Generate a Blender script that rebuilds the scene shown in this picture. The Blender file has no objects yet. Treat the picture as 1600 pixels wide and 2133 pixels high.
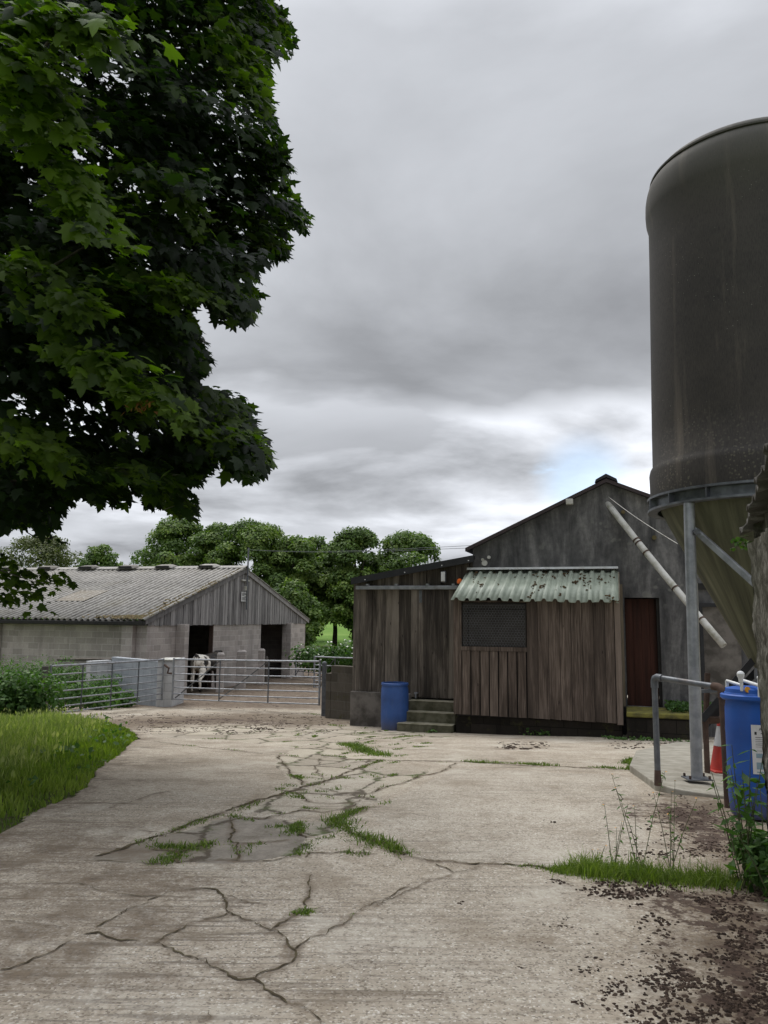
import bpy, bmesh, math, random
import numpy as np
from mathutils import Vector, Matrix, noise as mnoise
R = math.radians
random.seed(7); rng = np.random.default_rng(7)
scene = bpy.context.scene
col = scene.collection

# ---------------------------------------------------------------- camera
FPX = 1640.0; CAMZ = 1.5
PITCH = math.atan((1285 - 1066.5) / FPX); ROLL = 0.010
Fw = Vector((0, math.cos(PITCH), math.sin(PITCH)))
R0 = Vector((1, 0, 0)); U0 = Vector((0, -math.sin(PITCH), math.cos(PITCH)))
Rt = R0 * math.cos(ROLL) + U0 * math.sin(ROLL); Up = U0 * math.cos(ROLL) - R0 * math.sin(ROLL)
cd = bpy.data.cameras.new('camera'); cam = bpy.data.objects.new('camera', cd); col.objects.link(cam)
m = Matrix((Rt, Up, -Fw)).transposed().to_4x4(); m.translation = (0, 0, CAMZ); cam.matrix_world = m
cd.sensor_fit = 'VERTICAL'; cd.sensor_height = 36.0; cd.sensor_width = 27.0
cd.lens = 36.0 * FPX / 2133.0; cd.clip_start = 0.05; cd.clip_end = 5000
scene.camera = cam

# ---------------------------------------------------------------- exposure, sky and sun
vs = scene.view_settings
vs.view_transform = 'Standard'; vs.look = 'None'; vs.gamma = 1; vs.exposure = 0.80
SUN_EL, SUN_AZ = R(58), R(-28)          # azimuth measured from +Y (view direction) towards +X
def build_world():
    w = bpy.data.worlds.new('World'); scene.world = w; w.use_nodes = True
    nt = w.node_tree; N = nt.nodes; L = nt.links; N.clear()
    out = N.new('ShaderNodeOutputWorld')
    sky = N.new('ShaderNodeTexSky'); sky.sky_type = 'NISHITA'; sky.sun_disc = False
    sky.sun_elevation = SUN_EL; sky.sun_rotation = SUN_AZ
    b1 = N.new('ShaderNodeBackground'); b1.inputs[1].default_value = 0.11; L.new(sky.outputs[0], b1.inputs[0])
    tc = N.new('ShaderNodeTexCoord'); sep = N.new('ShaderNodeSeparateXYZ'); L.new(tc.outputs['Generated'], sep.inputs[0])
    def mth(op, a, b=None, c=None):
        n = N.new('ShaderNodeMath'); n.operation = op
        for i, v in enumerate((a, b, c)):
            if v is None: continue
            if isinstance(v, (int, float)): n.inputs[i].default_value = v
            else: L.new(v, n.inputs[i])
        return n.outputs[0]
    z = sep.outputs[2]
    zz = mth('MAXIMUM', z, 0.0); den = mth('ADD', zz, 0.16)
    u = mth('DIVIDE', sep.outputs[0], den); v = mth('DIVIDE', sep.outputs[1], den)
    cmb = N.new('ShaderNodeCombineXYZ'); L.new(u, cmb.inputs[0]); L.new(v, cmb.inputs[1])
    def nz(vec, sc, det, ro, off=(0, 0, 0), scl=(1, 1, 1), dist=0.0):
        mp = N.new('ShaderNodeMapping'); mp.inputs['Location'].default_value = off; mp.inputs['Scale'].default_value = scl
        L.new(vec, mp.inputs[0]); n = N.new('ShaderNodeTexNoise'); n.inputs['Scale'].default_value = sc
        n.inputs['Detail'].default_value = det; n.inputs['Roughness'].default_value = ro; n.inputs['Distortion'].default_value = dist
        L.new(mp.outputs[0], n.inputs['Vector']); return n.outputs['Fac']
    n1 = nz(cmb.outputs[0], 0.85, 9, 0.53, (3.1, 1.7, 0), (1, 1.0, 1), 0.25)
    n2 = nz(tc.outputs['Generated'], 2.3, 5, 0.5, (5.5, 2.2, 1.0), (1, 1, 2.2))
    # luminance of the cloud deck by height above the horizon
    rp = N.new('ShaderNodeValToRGB'); L.new(z, rp.inputs[0]); cr = rp.color_ramp
    stops = [(0.0, .36), (.06, .40), (.11, .33), (.165, .50), (.225, .62), (.262, .30), (.33, .245), (.42, .265), (.52, .295), (.62, .32), (.72, .5), (.86, 1.2), (1.0, 1.5)]
    cr.elements[0].position = 0; cr.elements[0].color = (stops[0][1] / 2,) * 3 + (1,)
    cr.elements[1].position = 1; cr.elements[1].color = (stops[-1][1] / 2,) * 3 + (1,)
    for p, c in stops[1:-1]:
        e = cr.elements.new(p); e.color = (c / 2,) * 3 + (1,)
    # wobble the height so that bands are not level
    lum = mth('MULTIPLY', rp.outputs[0], 2.0)
    wob = mth('MULTIPLY_ADD', n2, 0.14, -0.07); wob2 = mth('MULTIPLY_ADD', n1, 0.22, -0.11)
    zw = mth('ADD', mth('ADD', z, wob), wob2); L.new(zw, rp.inputs[0])
    var = mth('MULTIPLY_ADD', n1, 4.0, -1.0)
    var = mth('MAXIMUM', var, 0.45); var = mth('MINIMUM', var, 1.75)
    # high cloud is smoother
    sm = N.new('ShaderNodeMapRange'); L.new(z, sm.inputs[0]); sm.inputs[1].default_value = .18; sm.inputs[2].default_value = .5
    sm.inputs[3].default_value = .85; sm.inputs[4].default_value = .42
    var = mth('ADD', mth('MULTIPLY', mth('SUBTRACT', var, 1.0), sm.outputs[0]), 1.0)
    lum = mth('MULTIPLY', lum, var)
    # brighter cloud around the hidden sun and behind the viewer's back
    sd = (math.sin(SUN_AZ) * math.cos(R(30)), math.cos(SUN_AZ) * math.cos(R(30)), math.sin(R(30)))
    dt = N.new('ShaderNodeVectorMath'); dt.operation = 'DOT_PRODUCT'; L.new(tc.outputs['Generated'], dt.inputs[0]); dt.inputs[1].default_value = (-.235, .84, .49)
    g = mth('POWER', mth('MAXIMUM', dt.outputs['Value'], 0.0), 40.0)
    lum = mth('ADD', lum, mth('MULTIPLY', g, 0.16))
    back = mth('MAXIMUM', mth('MULTIPLY', sep.outputs[1], -1.0), 0.0)
    lum = mth('ADD', lum, mth('MULTIPLY', back, 0.02))
    tint = N.new('ShaderNodeMix'); tint.data_type = 'RGBA'; tint.blend_type = 'MULTIPLY'; tint.inputs['Factor'].default_value = 1
    cl = N.new('ShaderNodeCombineColor'); L.new(lum, cl.inputs[0]); L.new(lum, cl.inputs[1]); L.new(lum, cl.inputs[2])
    L.new(cl.outputs[0], tint.inputs['A']); tint.inputs['B'].default_value = (.945, .98, 1.05, 1)
    b2 = N.new('ShaderNodeBackground'); L.new(tint.outputs['Result'], b2.inputs[0]); b2.inputs[1].default_value = 1.0
    # gaps of blue low over the buildings
    gap = nz(cmb.outputs[0], 1.1, 6, 0.6, (8.3, 4.4, 0))
    gm = N.new('ShaderNodeMapRange'); L.new(gap, gm.inputs[0]); gm.inputs[1].default_value = .54; gm.inputs[2].default_value = .64
    dt2 = N.new('ShaderNodeVectorMath'); dt2.operation = 'DOT_PRODUCT'; L.new(tc.outputs['Generated'], dt2.inputs[0])
    b = (Rt * ((1215 - 800) / FPX) + Up * ((1066.5 - 1000) / FPX) + Fw).normalized(); dt2.inputs[1].default_value = b
    spot = N.new('ShaderNodeMapRange'); L.new(dt2.outputs['Value'], spot.inputs[0]); spot.inputs[1].default_value = .9975; spot.inputs[2].default_value = .9996
    fac = mth('MULTIPLY', mth('MINIMUM', mth('ADD', gm.outputs[0], mth('MULTIPLY', spot.outputs[0], mth('MULTIPLY', n1, 1.2))), 1.0), spot.outputs[0])
    mx = N.new('ShaderNodeMixShader'); L.new(fac, mx.inputs[0]); L.new(b2.outputs[0], mx.inputs[1]); L.new(b1.outputs[0], mx.inputs[2])
    L.new(mx.outputs[0], out.inputs[0])
build_world()
sl = bpy.data.lights.new('sun', 'SUN'); sl.energy = 1.1; sl.angle = R(28); sl.color = (1, .965, .91)
so = bpy.data.objects.new('sun', sl); col.objects.link(so)
sdir = Vector((math.sin(SUN_AZ) * math.cos(SUN_EL), math.cos(SUN_AZ) * math.cos(SUN_EL), math.sin(SUN_EL)))
so.rotation_euler = (-sdir).to_track_quat('-Z', 'Y').to_euler(); so.location = (0, 0, 30)

# ---------------------------------------------------------------- terrain height and pixel helpers
_ys = np.array([-60, -5, 0, 4, 6.6, 8, 12, 16, 20, 27, 30, 40, 48, 58, 70, 120, 200, 320, 600, 2500.])
_zs = np.array([.3, .02, 0, -.02, -.06, -.13, -.42, -.74, -.95, -1.25, -1.35, -1.45, -1.4, -.9, -.3, .3, 1.6, 4., 10, 18.])
_dy = np.arange(-60, 2500, .25); _dz = np.interp(_dy, _ys, _zs); _k = np.ones(7) / 7
_dz = np.convolve(np.pad(_dz, 3, mode='edge'), _k, 'valid')
def gz(x, y): return np.interp(y, _dy, _dz) + 0.006 * np.sin(np.asarray(x) * .9 + np.asarray(y) * .55) * np.clip(np.asarray(y) / 10, 0, 1)
def gzf(x, y): return float(gz(x, y))
def ray(px, py): return Fw + Rt * ((px - 800) / FPX) + Up * ((1066.5 - py) / FPX)
def P(px, py, Y):
    d = ray(px, py); d = d * (Y / d.y); return Vector((d.x, d.y, d.z + CAMZ))
def G(px, py):
    d = ray(px, py); lo, hi = 1.0, 1.0
    while hi < 400:
        q = d * (hi / d.y)
        if q.z + CAMZ < gzf(q.x, q.y): break
        lo = hi; hi *= 1.03
    for _ in range(18):
        mid = (lo + hi) / 2; q = d * (mid / d.y)
        if q.z + CAMZ < gzf(q.x, q.y): hi = mid
        else: lo = mid
    q = d * (hi / d.y); return Vector((q.x, q.y, gzf(q.x, q.y)))
class Frame:
    def __init__(s, O, d, n): s.O = Vector((O[0], O[1], 0)); s.d = Vector((d[0], d[1], 0)).normalized(); s.n = Vector((n[0], n[1], 0)).normalized()
    def W(s, t, n, z): p = s.O + s.d * t + s.n * n; return Vector((p.x, p.y, z))
    def at(s, px, py, n=0.0):
        d = ray(px, py); o = s.O + s.n * n
        k = (o.x * s.n.x + o.y * s.n.y) / (d.x * s.n.x + d.y * s.n.y)
        p = d * k; q = Vector((p.x, p.y, 0)) - o; return q.dot(s.d), p.z + CAMZ
    @property
    def rot(s): return math.atan2(s.d.y, s.d.x)

# ---------------------------------------------------------------- mesh building
ROOT = {}
def tag(o, label=None, cat=None, group=None, kind=None):
    if label: o['label'] = label
    if cat: o['category'] = cat
    if group: o['group'] = group
    if kind: o['kind'] = kind
    return o
def thing(name, label, cat, loc=(0, 0, 0), rotz=0, group=None):
    o = bpy.data.objects.new(name, None); o.empty_display_size = .2; col.objects.link(o)
    o.location = loc; o.rotation_euler = (0, 0, rotz); tag(o, label, cat, group)
    ROOT[o] = (Matrix.Translation(Vector(loc)) @ Matrix.Rotation(rotz, 4, 'Z')).inverted(); return o
def tri_mesh(name, V, F, rnd=None):
    me = bpy.data.meshes.new(name); V = np.asarray(V, np.float32); F = np.asarray(F, np.int32); k = F.shape[1]
    me.vertices.add(len(V)); me.vertices.foreach_set('co', V.ravel())
    me.loops.add(F.size); me.loops.foreach_set('vertex_index', F.ravel())
    me.polygons.add(len(F)); me.polygons.foreach_set('loop_start', np.arange(0, F.size, k, dtype=np.int32))
    me.update(calc_edges=True)
    if rnd is not None:
        a = me.attributes.new('rnd', 'FLOAT', 'POINT'); a.data.foreach_set('value', np.asarray(rnd, np.float32))
    return me
def add_np(name, V, F, mat, parent=None, rnd=None, smooth=False, attrs=None):
    V = np.asarray(V, float)
    if parent is not None:
        M = np.array(ROOT[parent]); V = V @ M[:3, :3].T + M[:3, 3]
    me = tri_mesh(name, V, F, rnd)
    for k, a in (attrs or {}).items():
        at = me.attributes.new(k, 'FLOAT', 'POINT'); at.data.foreach_set('value', np.asarray(a, np.float32))
    me.materials.append(mat)
    if smooth: me.polygons.foreach_set('use_smooth', np.ones(len(F), bool))
    o = bpy.data.objects.new(name, me); col.objects.link(o)
    if parent is not None: o.parent = parent; ROOT[o] = ROOT[parent]
    else: ROOT[o] = Matrix.Identity(4)
    return o
class MB:
    def __init__(s): s.v = []; s.f = []; s.r = []; s.sm = []
    def add(s, vs, fs, rnd=None, smooth=False):
        b = len(s.v); s.v += [tuple(p) for p in vs]; s.f += [tuple(i + b for i in f) for f in fs]
        rr = random.random() if rnd is None else rnd; s.r += [rr] * len(vs); s.sm += [smooth] * len(fs); return s
    def hexa(s, p, rnd=None):      # 8 corners: bottom loop then top loop
        return s.add(p, [(3, 2, 1, 0), (4, 5, 6, 7), (0, 1, 5, 4), (1, 2, 6, 5), (2, 3, 7, 6), (3, 0, 4, 7)], rnd)
    def box(s, x0, x1, y0, y1, z0, z1, rnd=None):
        return s.hexa([(x0, y0, z0), (x1, y0, z0), (x1, y1, z0), (x0, y1, z0), (x0, y0, z1), (x1, y0, z1), (x1, y1, z1), (x0, y1, z1)], rnd)
    def fbox(s, F, t0, t1, n0, n1, z0, z1, rnd=None):
        return s.hexa([F.W(t0, n0, z0), F.W(t1, n0, z0), F.W(t1, n1, z0), F.W(t0, n1, z0), F.W(t0, n0, z1), F.W(t1, n0, z1), F.W(t1, n1, z1), F.W(t0, n1, z1)], rnd)
    def prism(s, F, poly, n0, n1, rnd=None):     # poly in (t, z), extruded along n
        k = len(poly); v = [F.W(t, n0, z) for t, z in poly] + [F.W(t, n1, z) for t, z in poly]
        return s.add(v, [tuple(range(k)), tuple(range(2 * k - 1, k - 1, -1))] + [(i, (i + 1) % k, k + (i + 1) % k, k + i) for i in range(k)], rnd)
    def slab(s, poly, z1, thick, rnd=None):      # poly of (x, y, ztop) points, extruded down
        k = len(poly); v = [(p[0], p[1], p[2]) for p in poly] + [(p[0], p[1], p[2] - thick) for p in poly]
        return s.add(v, [tuple(range(k)), tuple(range(2 * k - 1, k - 1, -1))] + [(i, (i + 1) % k, k + (i + 1) % k, k + i) for i in range(k)], rnd)
    def bar(s, a, b, w, h, up=Vector((0, 0, 1)), rnd=None):
        a = Vector(a); b = Vector(b); d = (b - a).normalized(); x = d.cross(up).normalized() * w / 2; y = x.cross(d).normalized() * h / 2
        return s.hexa([a - x - y, a + x - y, b + x - y, b - x - y, a - x + y, a + x + y, b + x + y, b - x + y], rnd)
    def tube(s, pts, r, seg=10, cap=True, rnd=None):
        pts = [Vector(p) for p in pts]; rs = r if isinstance(r, (list, tuple)) else [r] * len(pts)
        k = len(pts); v = []; f = []; ref = None
        for i, p in enumerate(pts):
            d = (pts[min(i + 1, k - 1)] - pts[max(i - 1, 0)]).normalized()
            if ref is None: ref = Vector((0, 0, 1)) if abs(d.z) < .9 else Vector((1, 0, 0))
            x = d.cross(ref).normalized(); y = x.cross(d).normalized(); ref = y
            for j in range(seg):
                a = 2 * math.pi * j / seg; v.append(p + x * (rs[i] * math.cos(a)) + y * (rs[i] * math.sin(a)))
        for i in range(k - 1):
            for j in range(seg):
                f.append((i * seg + j, i * seg + (j + 1) % seg, (i + 1) * seg + (j + 1) % seg, (i + 1) * seg + j))
        if cap: f.append(tuple(range(seg - 1, -1, -1))); f.append(tuple((k - 1) * seg + j for j in range(seg)))
        return s.add(v, f, rnd, True)
    def lathe(s, prof, c, seg=32, cap=True, rnd=None, a0=0):     # prof list of (r, z) relative to c
        v = []; f = []; k = len(prof)
        for r, z in prof:
            for j in range(seg):
                a = a0 + 2 * math.pi * j / seg; v.append((c[0] + r * math.cos(a), c[1] + r * math.sin(a), c[2] + z))
        for i in range(k - 1):
            for j in range(seg):
                f.append((i * seg + j, i * seg + (j + 1) % seg, (i + 1) * seg + (j + 1) % seg, (i + 1) * seg + j))
        if cap: f.append(tuple(range(seg - 1, -1, -1))); f.append(tuple((k - 1) * seg + j for j in range(seg)))
        return s.add(v, f, rnd, True)
    def build(s, name, mat, parent=None, bevel=0, recalc=True, autosm=35):
        me = bpy.data.meshes.new(name); M = ROOT[parent] if parent is not None else Matrix.Identity(4)
        vs = [M @ Vector(p) for p in s.v]; me.from_pydata(vs, [], s.f); me.update()
        a = me.attributes.new('rnd', 'FLOAT', 'POINT'); a.data.foreach_set('value', s.r)
        me.polygons.foreach_set('use_smooth', s.sm)
        if recalc:
            bm = bmesh.new(); bm.from_mesh(me); bmesh.ops.recalc_face_normals(bm, faces=bm.faces); bm.to_mesh(me); bm.free()
        uv = me.uv_layers.new(name='UVMap')
        for p in me.polygons:
            n = p.normal
            if abs(n.z) > .75: tu = Vector((1, 0, 0)); tv = Vector((0, 1, 0))
            else: tu = Vector((-n.y, n.x, 0)).normalized(); tv = Vector((0, 0, 1))
            for li in p.loop_indices:
                q = me.vertices[me.loops[li].vertex_index].co; uv.data[li].uv = (q.dot(tu), q.dot(tv))
        me.materials.append(mat)
        if any(s.sm):
            try: me.set_sharp_from_angle(angle=R(autosm))
            except Exception: pass
        o = bpy.data.objects.new(name, me); col.objects.link(o)
        if parent is not None: o.parent = parent
        ROOT[o] = M
        if bevel:
            b = o.modifiers.new('bevel', 'BEVEL'); b.width = bevel; b.segments = 2; b.limit_method = 'ANGLE'; b.angle_limit = R(40)
        return o
def children(o): return [c for c in bpy.data.objects if c.parent == o]
def copy_tree(o, parent=None):
    c = o.copy(); col.objects.link(c); c.parent = parent
    for ch in children(o): copy_tree(ch, c)
    return c

# ---------------------------------------------------------------- materials
class MT:
    def __init__(s, name, rough=.85, spec=.3, metal=0):
        s.m = bpy.data.materials.new(name); s.m.use_nodes = True; s.nt = s.m.node_tree; s.N = s.nt.nodes; s.L = s.nt.links
        s.b = s.N['Principled BSDF']; s.b.inputs['Roughness'].default_value = rough; s.b.inputs['Specular IOR Level'].default_value = spec; s.b.inputs['Metallic'].default_value = metal
        s.tc = s.N.new('ShaderNodeTexCoord'); s.UV = s.tc.outputs['UV']; s.OB = s.tc.outputs['Object']
    def set(s, sock, v):
        if isinstance(v, (int, float)): sock.default_value = v
        elif isinstance(v, tuple): sock.default_value = v if len(v) != 3 or sock.type == 'VECTOR' else v + (1,)
        else: s.L.new(v, sock)
    def mp(s, vec, sc=(1, 1, 1), loc=(0, 0, 0), rot=(0, 0, 0)):
        n = s.N.new('ShaderNodeMapping'); s.L.new(vec, n.inputs[0]); n.inputs['Scale'].default_value = sc; n.inputs['Location'].default_value = loc; n.inputs['Rotation'].default_value = rot; return n.outputs[0]
    def nz(s, vec, scale, det=5, ro=.55, dist=0, out='Fac'):
        n = s.N.new('ShaderNodeTexNoise'); s.L.new(vec, n.inputs['Vector']); n.inputs['Scale'].default_value = scale; n.inputs['Detail'].default_value = det; n.inputs['Roughness'].default_value = ro; n.inputs['Distortion'].default_value = dist; return n.outputs[out]
    def vor(s, vec, scale, feature='F1', out='Distance', rand=1):
        n = s.N.new('ShaderNodeTexVoronoi'); n.feature = feature; s.L.new(vec, n.inputs['Vector']); n.inputs['Scale'].default_value = scale; n.inputs['Randomness'].default_value = rand; return n.outputs[out]
    def mr(s, v, a, b, c=0, d=1):
        n = s.N.new('ShaderNodeMapRange'); s.set(n.inputs[0], v); n.inputs[1].default_value = a; n.inputs[2].default_value = b; n.inputs[3].default_value = c; n.inputs[4].default_value = d; return n.outputs[0]
    def math(s, op, a, b=0.0, c=0.0):
        n = s.N.new('ShaderNodeMath'); n.operation = op; s.set(n.inputs[0], a); s.set(n.inputs[1], b); s.set(n.inputs[2], c); return n.outputs[0]
    def mix(s, f, a, b, mode='MIX'):
        n = s.N.new('ShaderNodeMix'); n.data_type = 'RGBA'; n.blend_type = mode; s.set(n.inputs['Factor'], f); s.set(n.inputs['A'], a); s.set(n.inputs['B'], b); return n.outputs['Result']
    def ramp(s, f, st):
        n = s.N.new('ShaderNodeValToRGB'); s.L.new(f, n.inputs[0]); e = n.color_ramp.elements
        e[0].position = st[0][0]; e[0].color = st[0][1] + (1,); e[1].position = st[-1][0]; e[1].color = st[-1][1] + (1,)
        for p, c in st[1:-1]: q = e.new(p); q.color = c + (1,)
        return n.outputs[0]
    def attr(s, nm): n = s.N.new('ShaderNodeAttribute'); n.attribute_name = nm; return n.outputs['Fac']
    def col(s, v): s.set(s.b.inputs['Base Color'], v); return s
    def rough(s, v): s.set(s.b.inputs['Roughness'], v); return s
    def bump(s, h, st=.3, dist=.02):
        n = s.N.new('ShaderNodeBump'); n.inputs['Strength'].default_value = st; n.inputs['Distance'].default_value = dist; s.L.new(h, n.inputs['Height']); s.L.new(n.outputs[0], s.b.inputs['Normal']); return s

def m_wood(name, dark, mid, light, brightness=.5, streak=1.0, gloss=.8):
    t = MT(name, gloss, .25); r = t.attr('rnd')
    off = t.N.new('ShaderNodeCombineXYZ'); t.L.new(t.math('MULTIPLY', r, 37.0), off.inputs[0]); t.L.new(t.math('MULTIPLY', r, 91.0), off.inputs[1])
    ad = t.N.new('ShaderNodeVectorMath'); ad.operation = 'ADD'; t.L.new(t.UV, ad.inputs[0]); t.L.new(off.outputs[0], ad.inputs[1]); v = ad.outputs[0]
    g = t.nz(t.mp(v, (38, 1.6, 1)), 1.0, 6, .62, .8); st = t.nz(t.mp(t.UV, (5.0, .55, 1)), 1.0, 5, .6, .3); kn = t.vor(t.mp(v, (7, 2.2, 1)), 1.0)
    c = t.ramp(g, [(.25, dark), (.5, mid), (.78, light)])
    c = t.mix(t.mr(r, .45, 1, 0, .7), c, tuple(x * .5 for x in mid)); c = t.mix(t.mr(r, .35, 0, 0, .5), c, light); c = t.mix(t.mr(st, .46, .68, 0, .8 * streak), c, tuple(x * .3 for x in dark))
    c = t.mix(t.mr(st, .47, .30, 0, .55 * streak), c, light)
    c = t.mix(t.mr(kn, .09, .05, 0, .8), c, tuple(x * .35 for x in dark)); t.col(c); t.bump(g, .5, .006); return t.m
def m_block(name, a, b, mortar, w=.44, h=.215, stain=.6, low=(.10, .075, .05), zlow=None, moss=None, ms=.008):
    t = MT(name, .93, .15)
    br = t.N.new('ShaderNodeTexBrick'); t.L.new(t.UV, br.inputs['Vector']); br.inputs['Scale'].default_value = 1; br.inputs['Brick Width'].default_value = w; br.inputs['Row Height'].default_value = h
    br.inputs['Mortar Size'].default_value = ms; br.inputs['Mortar Smooth'].default_value = .4; br.inputs['Color1'].default_value = a + (1,); br.inputs['Color2'].default_value = b + (1,); br.inputs['Mortar'].default_value = mortar + (1,)
    n1 = t.nz(t.mp(t.UV, (1, .45, 1)), 1.6, 6, .6); n2 = t.nz(t.OB, 14, 5, .7); n3 = t.nz(t.mp(t.UV, (2.6, .35, 1)), 1.3, 5, .6)
    c = t.mix(t.mr(n1, .45, .7, 0, stain), br.outputs[0], tuple(x * .4 for x in a)); c = t.mix(t.mr(n2, .3, .7, 0, .3), c, tuple(x * .5 for x in b))
    c = t.mix(t.mr(n3, .56, .72, 0, stain), c, tuple(x * .28 for x in a))
    if zlow is not None:
        sz = t.N.new('ShaderNodeSeparateXYZ'); t.L.new(t.UV, sz.inputs[0]); z = t.math('ADD', sz.outputs[1], t.math('MULTIPLY', n1, .8)); c = t.mix(t.mr(z, zlow + .85, zlow + .25, 0, .85), c, low)
    if moss: c = t.mix(t.mr(t.nz(t.OB, 5, 6, .7), .56, .66, 0, .8), c, moss)
    t.col(c); hh = t.math('ADD', t.math('MULTIPLY', br.outputs['Fac'], -1.0), t.math('MULTIPLY', n2, .8)); t.bump(hh, .5, .012); return t.m
def m_plain(name, c, c2=None, rough=.6, spec=.4, metal=0, sc=8, lo=.35, hi=.7, bump=0):
    t = MT(name, rough, spec, metal); n = t.nz(t.OB, sc, 6, .6)
    t.col(t.mix(t.mr(n, lo, hi, 0, 1), c, c2 or tuple(x * .6 for x in c)))
    if bump: t.bump(n, bump, .01)
    return t.m
def m_leaf(name, dark, mid, light, trans=.35, rough=.5):
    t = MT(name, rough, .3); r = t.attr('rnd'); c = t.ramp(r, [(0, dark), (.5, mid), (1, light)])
    c = t.mix(t.mr(t.nz(t.OB, 1.2, 3), .35, .65, 0, .5), c, dark); t.col(c)
    tr = t.N.new('ShaderNodeBsdfTranslucent'); t.L.new(t.mix(1.0, c, (1.5, 1.9, .5, 1), 'MULTIPLY'), tr.inputs[0])
    mx = t.N.new('ShaderNodeMixShader'); mx.inputs[0].default_value = trans; t.L.new(t.b.outputs[0], mx.inputs[1]); t.L.new(tr.outputs[0], mx.inputs[2])
    t.L.new(mx.outputs[0], t.N['Material Output'].inputs[0]); return t.m
def m_render_wall():
    t = MT('stained_render', .92, .15)
    a = t.nz(t.mp(t.UV, (2.2, .5, 1)), 1.3, 7, .65, .4); b = t.nz(t.OB, 9, 6, .7); d = t.nz(t.mp(t.UV, (14, .9, 1)), 1.0, 4, .6)
    c = t.ramp(a, [(.30, (.03, .03, .032)), (.5, (.12, .118, .118)), (.72, (.30, .29, .285))])
    c = t.mix(t.mr(b, .35, .7, 0, .5), c, (.03, .03, .032)); c = t.mix(t.mr(d, .6, .75, 0, .45), c, (.14, .135, .13))
    lic = t.vor(t.OB, 7, 'SMOOTH_F1'); big = t.nz(t.OB, .9, 2)
    lm = t.math('MULTIPLY', t.mr(lic, .26, .18), t.mr(big, .52, .62)); c = t.mix(t.math('MULTIPLY', lm, .5), c, (.22, .22, .2))
    t.col(c); t.bump(b, .5, .01); return t.m
def m_silo():
    t = MT('weathered_fibreglass', .75, .3)
    sp = t.N.new('ShaderNodeSeparateXYZ'); t.L.new(t.OB, sp.inputs[0])
    ang = t.math('ARCTAN2', sp.outputs[1], sp.outputs[0]); cb = t.N.new('ShaderNodeCombineXYZ'); t.L.new(t.math('MULTIPLY', ang, 1.2), cb.inputs[0]); t.L.new(sp.outputs[2], cb.inputs[1]); v = cb.outputs[0]
    weave = t.nz(t.mp(v, (120, 14, 1)), 1, 4, .8); st = t.nz(t.mp(v, (3.2, .22, 1)), 1.0, 6, .62, .2); bl = t.nz(t.OB, 1.6, 5, .6)
    c = t.ramp(bl, [(.35, (.021, .019, .018)), (.65, (.044, .038, .033))]); c = t.mix(t.mr(weave, .35, .7, 0, .75), c, (.060, .052, .045)); c = t.mix(t.mr(weave, .5, .35, 0, .6), c, (.018, .017, .016))
    c = t.mix(t.mr(st, .55, .68, 0, .7), c, (.12, .10, .08)); c = t.mix(t.mr(t.vor(t.OB, 22), .10, .06, 0, 1), c, t.mix(t.mr(t.nz(t.OB, 1.1, 3), .5, .6), c, (.22, .21, .18)))
    zl = t.mr(sp.outputs[2], 3.9, 3.0); lich = t.math('MULTIPLY', t.mr(t.vor(t.OB, 30, 'SMOOTH_F1'), .32, .22), t.math('MULTIPLY', zl, t.mr(t.nz(t.mp(t.OB, (1, 1, .4)), 1.7, 3), .50, .6)))
    c = t.mix(t.math('MULTIPLY', lich, .5), c, (.17, .155, .11))
    tp = t.mr(sp.outputs[2], 5.9, 6.4, 0, .4); c = t.mix(tp, c, (.10, .095, .08))
    t.col(c); t.bump(weave, .25, .004); return t.m
def m_hopper():
    t = MT('mossy_fibreglass_hopper', .6, .35); sp = t.N.new('ShaderNodeSeparateXYZ'); t.L.new(t.OB, sp.inputs[0])
    ang = t.math('ARCTAN2', sp.outputs[1], sp.outputs[0]); cb = t.N.new('ShaderNodeCombineXYZ'); t.L.new(ang, cb.inputs[0]); t.L.new(sp.outputs[2], cb.inputs[1])
    st = t.nz(t.mp(cb.outputs[0], (7, .8, 1)), 1, 6, .65, .3); c = t.ramp(st, [(.3, (.036, .036, .024)), (.5, (.085, .086, .05)), (.72, (.165, .165, .105))])
    t.col(c); t.bump(st, .2, .01); return t.m
def m_asbestos(name, a=(.12, .112, .10), b=(.25, .235, .21)):
    t = MT(name, .95, .1); n1 = t.nz(t.OB, 1.3, 6, .65); n2 = t.nz(t.mp(t.OB, (1.2, 5, 5)), 4, 6, .7); n3 = t.nz(t.OB, 30, 4, .7)
    c = t.mix(t.mr(n1, .35, .65), a, b); c = t.mix(t.mr(n2, .52, .66, 0, .7), c, (.42, .41, .38)); c = t.mix(t.mr(n3, .5, .75, 0, .6), c, (.07, .065, .055))
    c = t.mix(t.mr(t.nz(t.OB, .5, 4), .55, .7, 0, .4), c, (.16, .14, .09)); rb = t.attr('rnd'); c = t.mix(t.mr(t.math('ADD', rb, t.math('MULTIPLY', n2, .6)), .62, .30, 0, .75), c, (.055, .05, .045)); c = t.mix(t.mr(t.math('ADD', rb, t.math('MULTIPLY', n2, .7)), 1.0, 1.4, 0, .6), c, (.48, .46, .43)); t.col(c); t.bump(n3, .3, .01); return t.m  # ribs' shading put in colour by wave height, with dirt in the troughs
def m_galv(name, a=(.20, .21, .225), b=(.32, .33, .35)):
    t = MT(name, .5, .5, .55); n = t.nz(t.OB, 9, 5, .6); c = t.mix(t.mr(n, .35, .65), a, b); c = t.mix(t.mr(t.nz(t.OB, 3, 4), .6, .72, 0, .6), c, (.10, .07, .05)); t.col(c); return t.m
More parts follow.
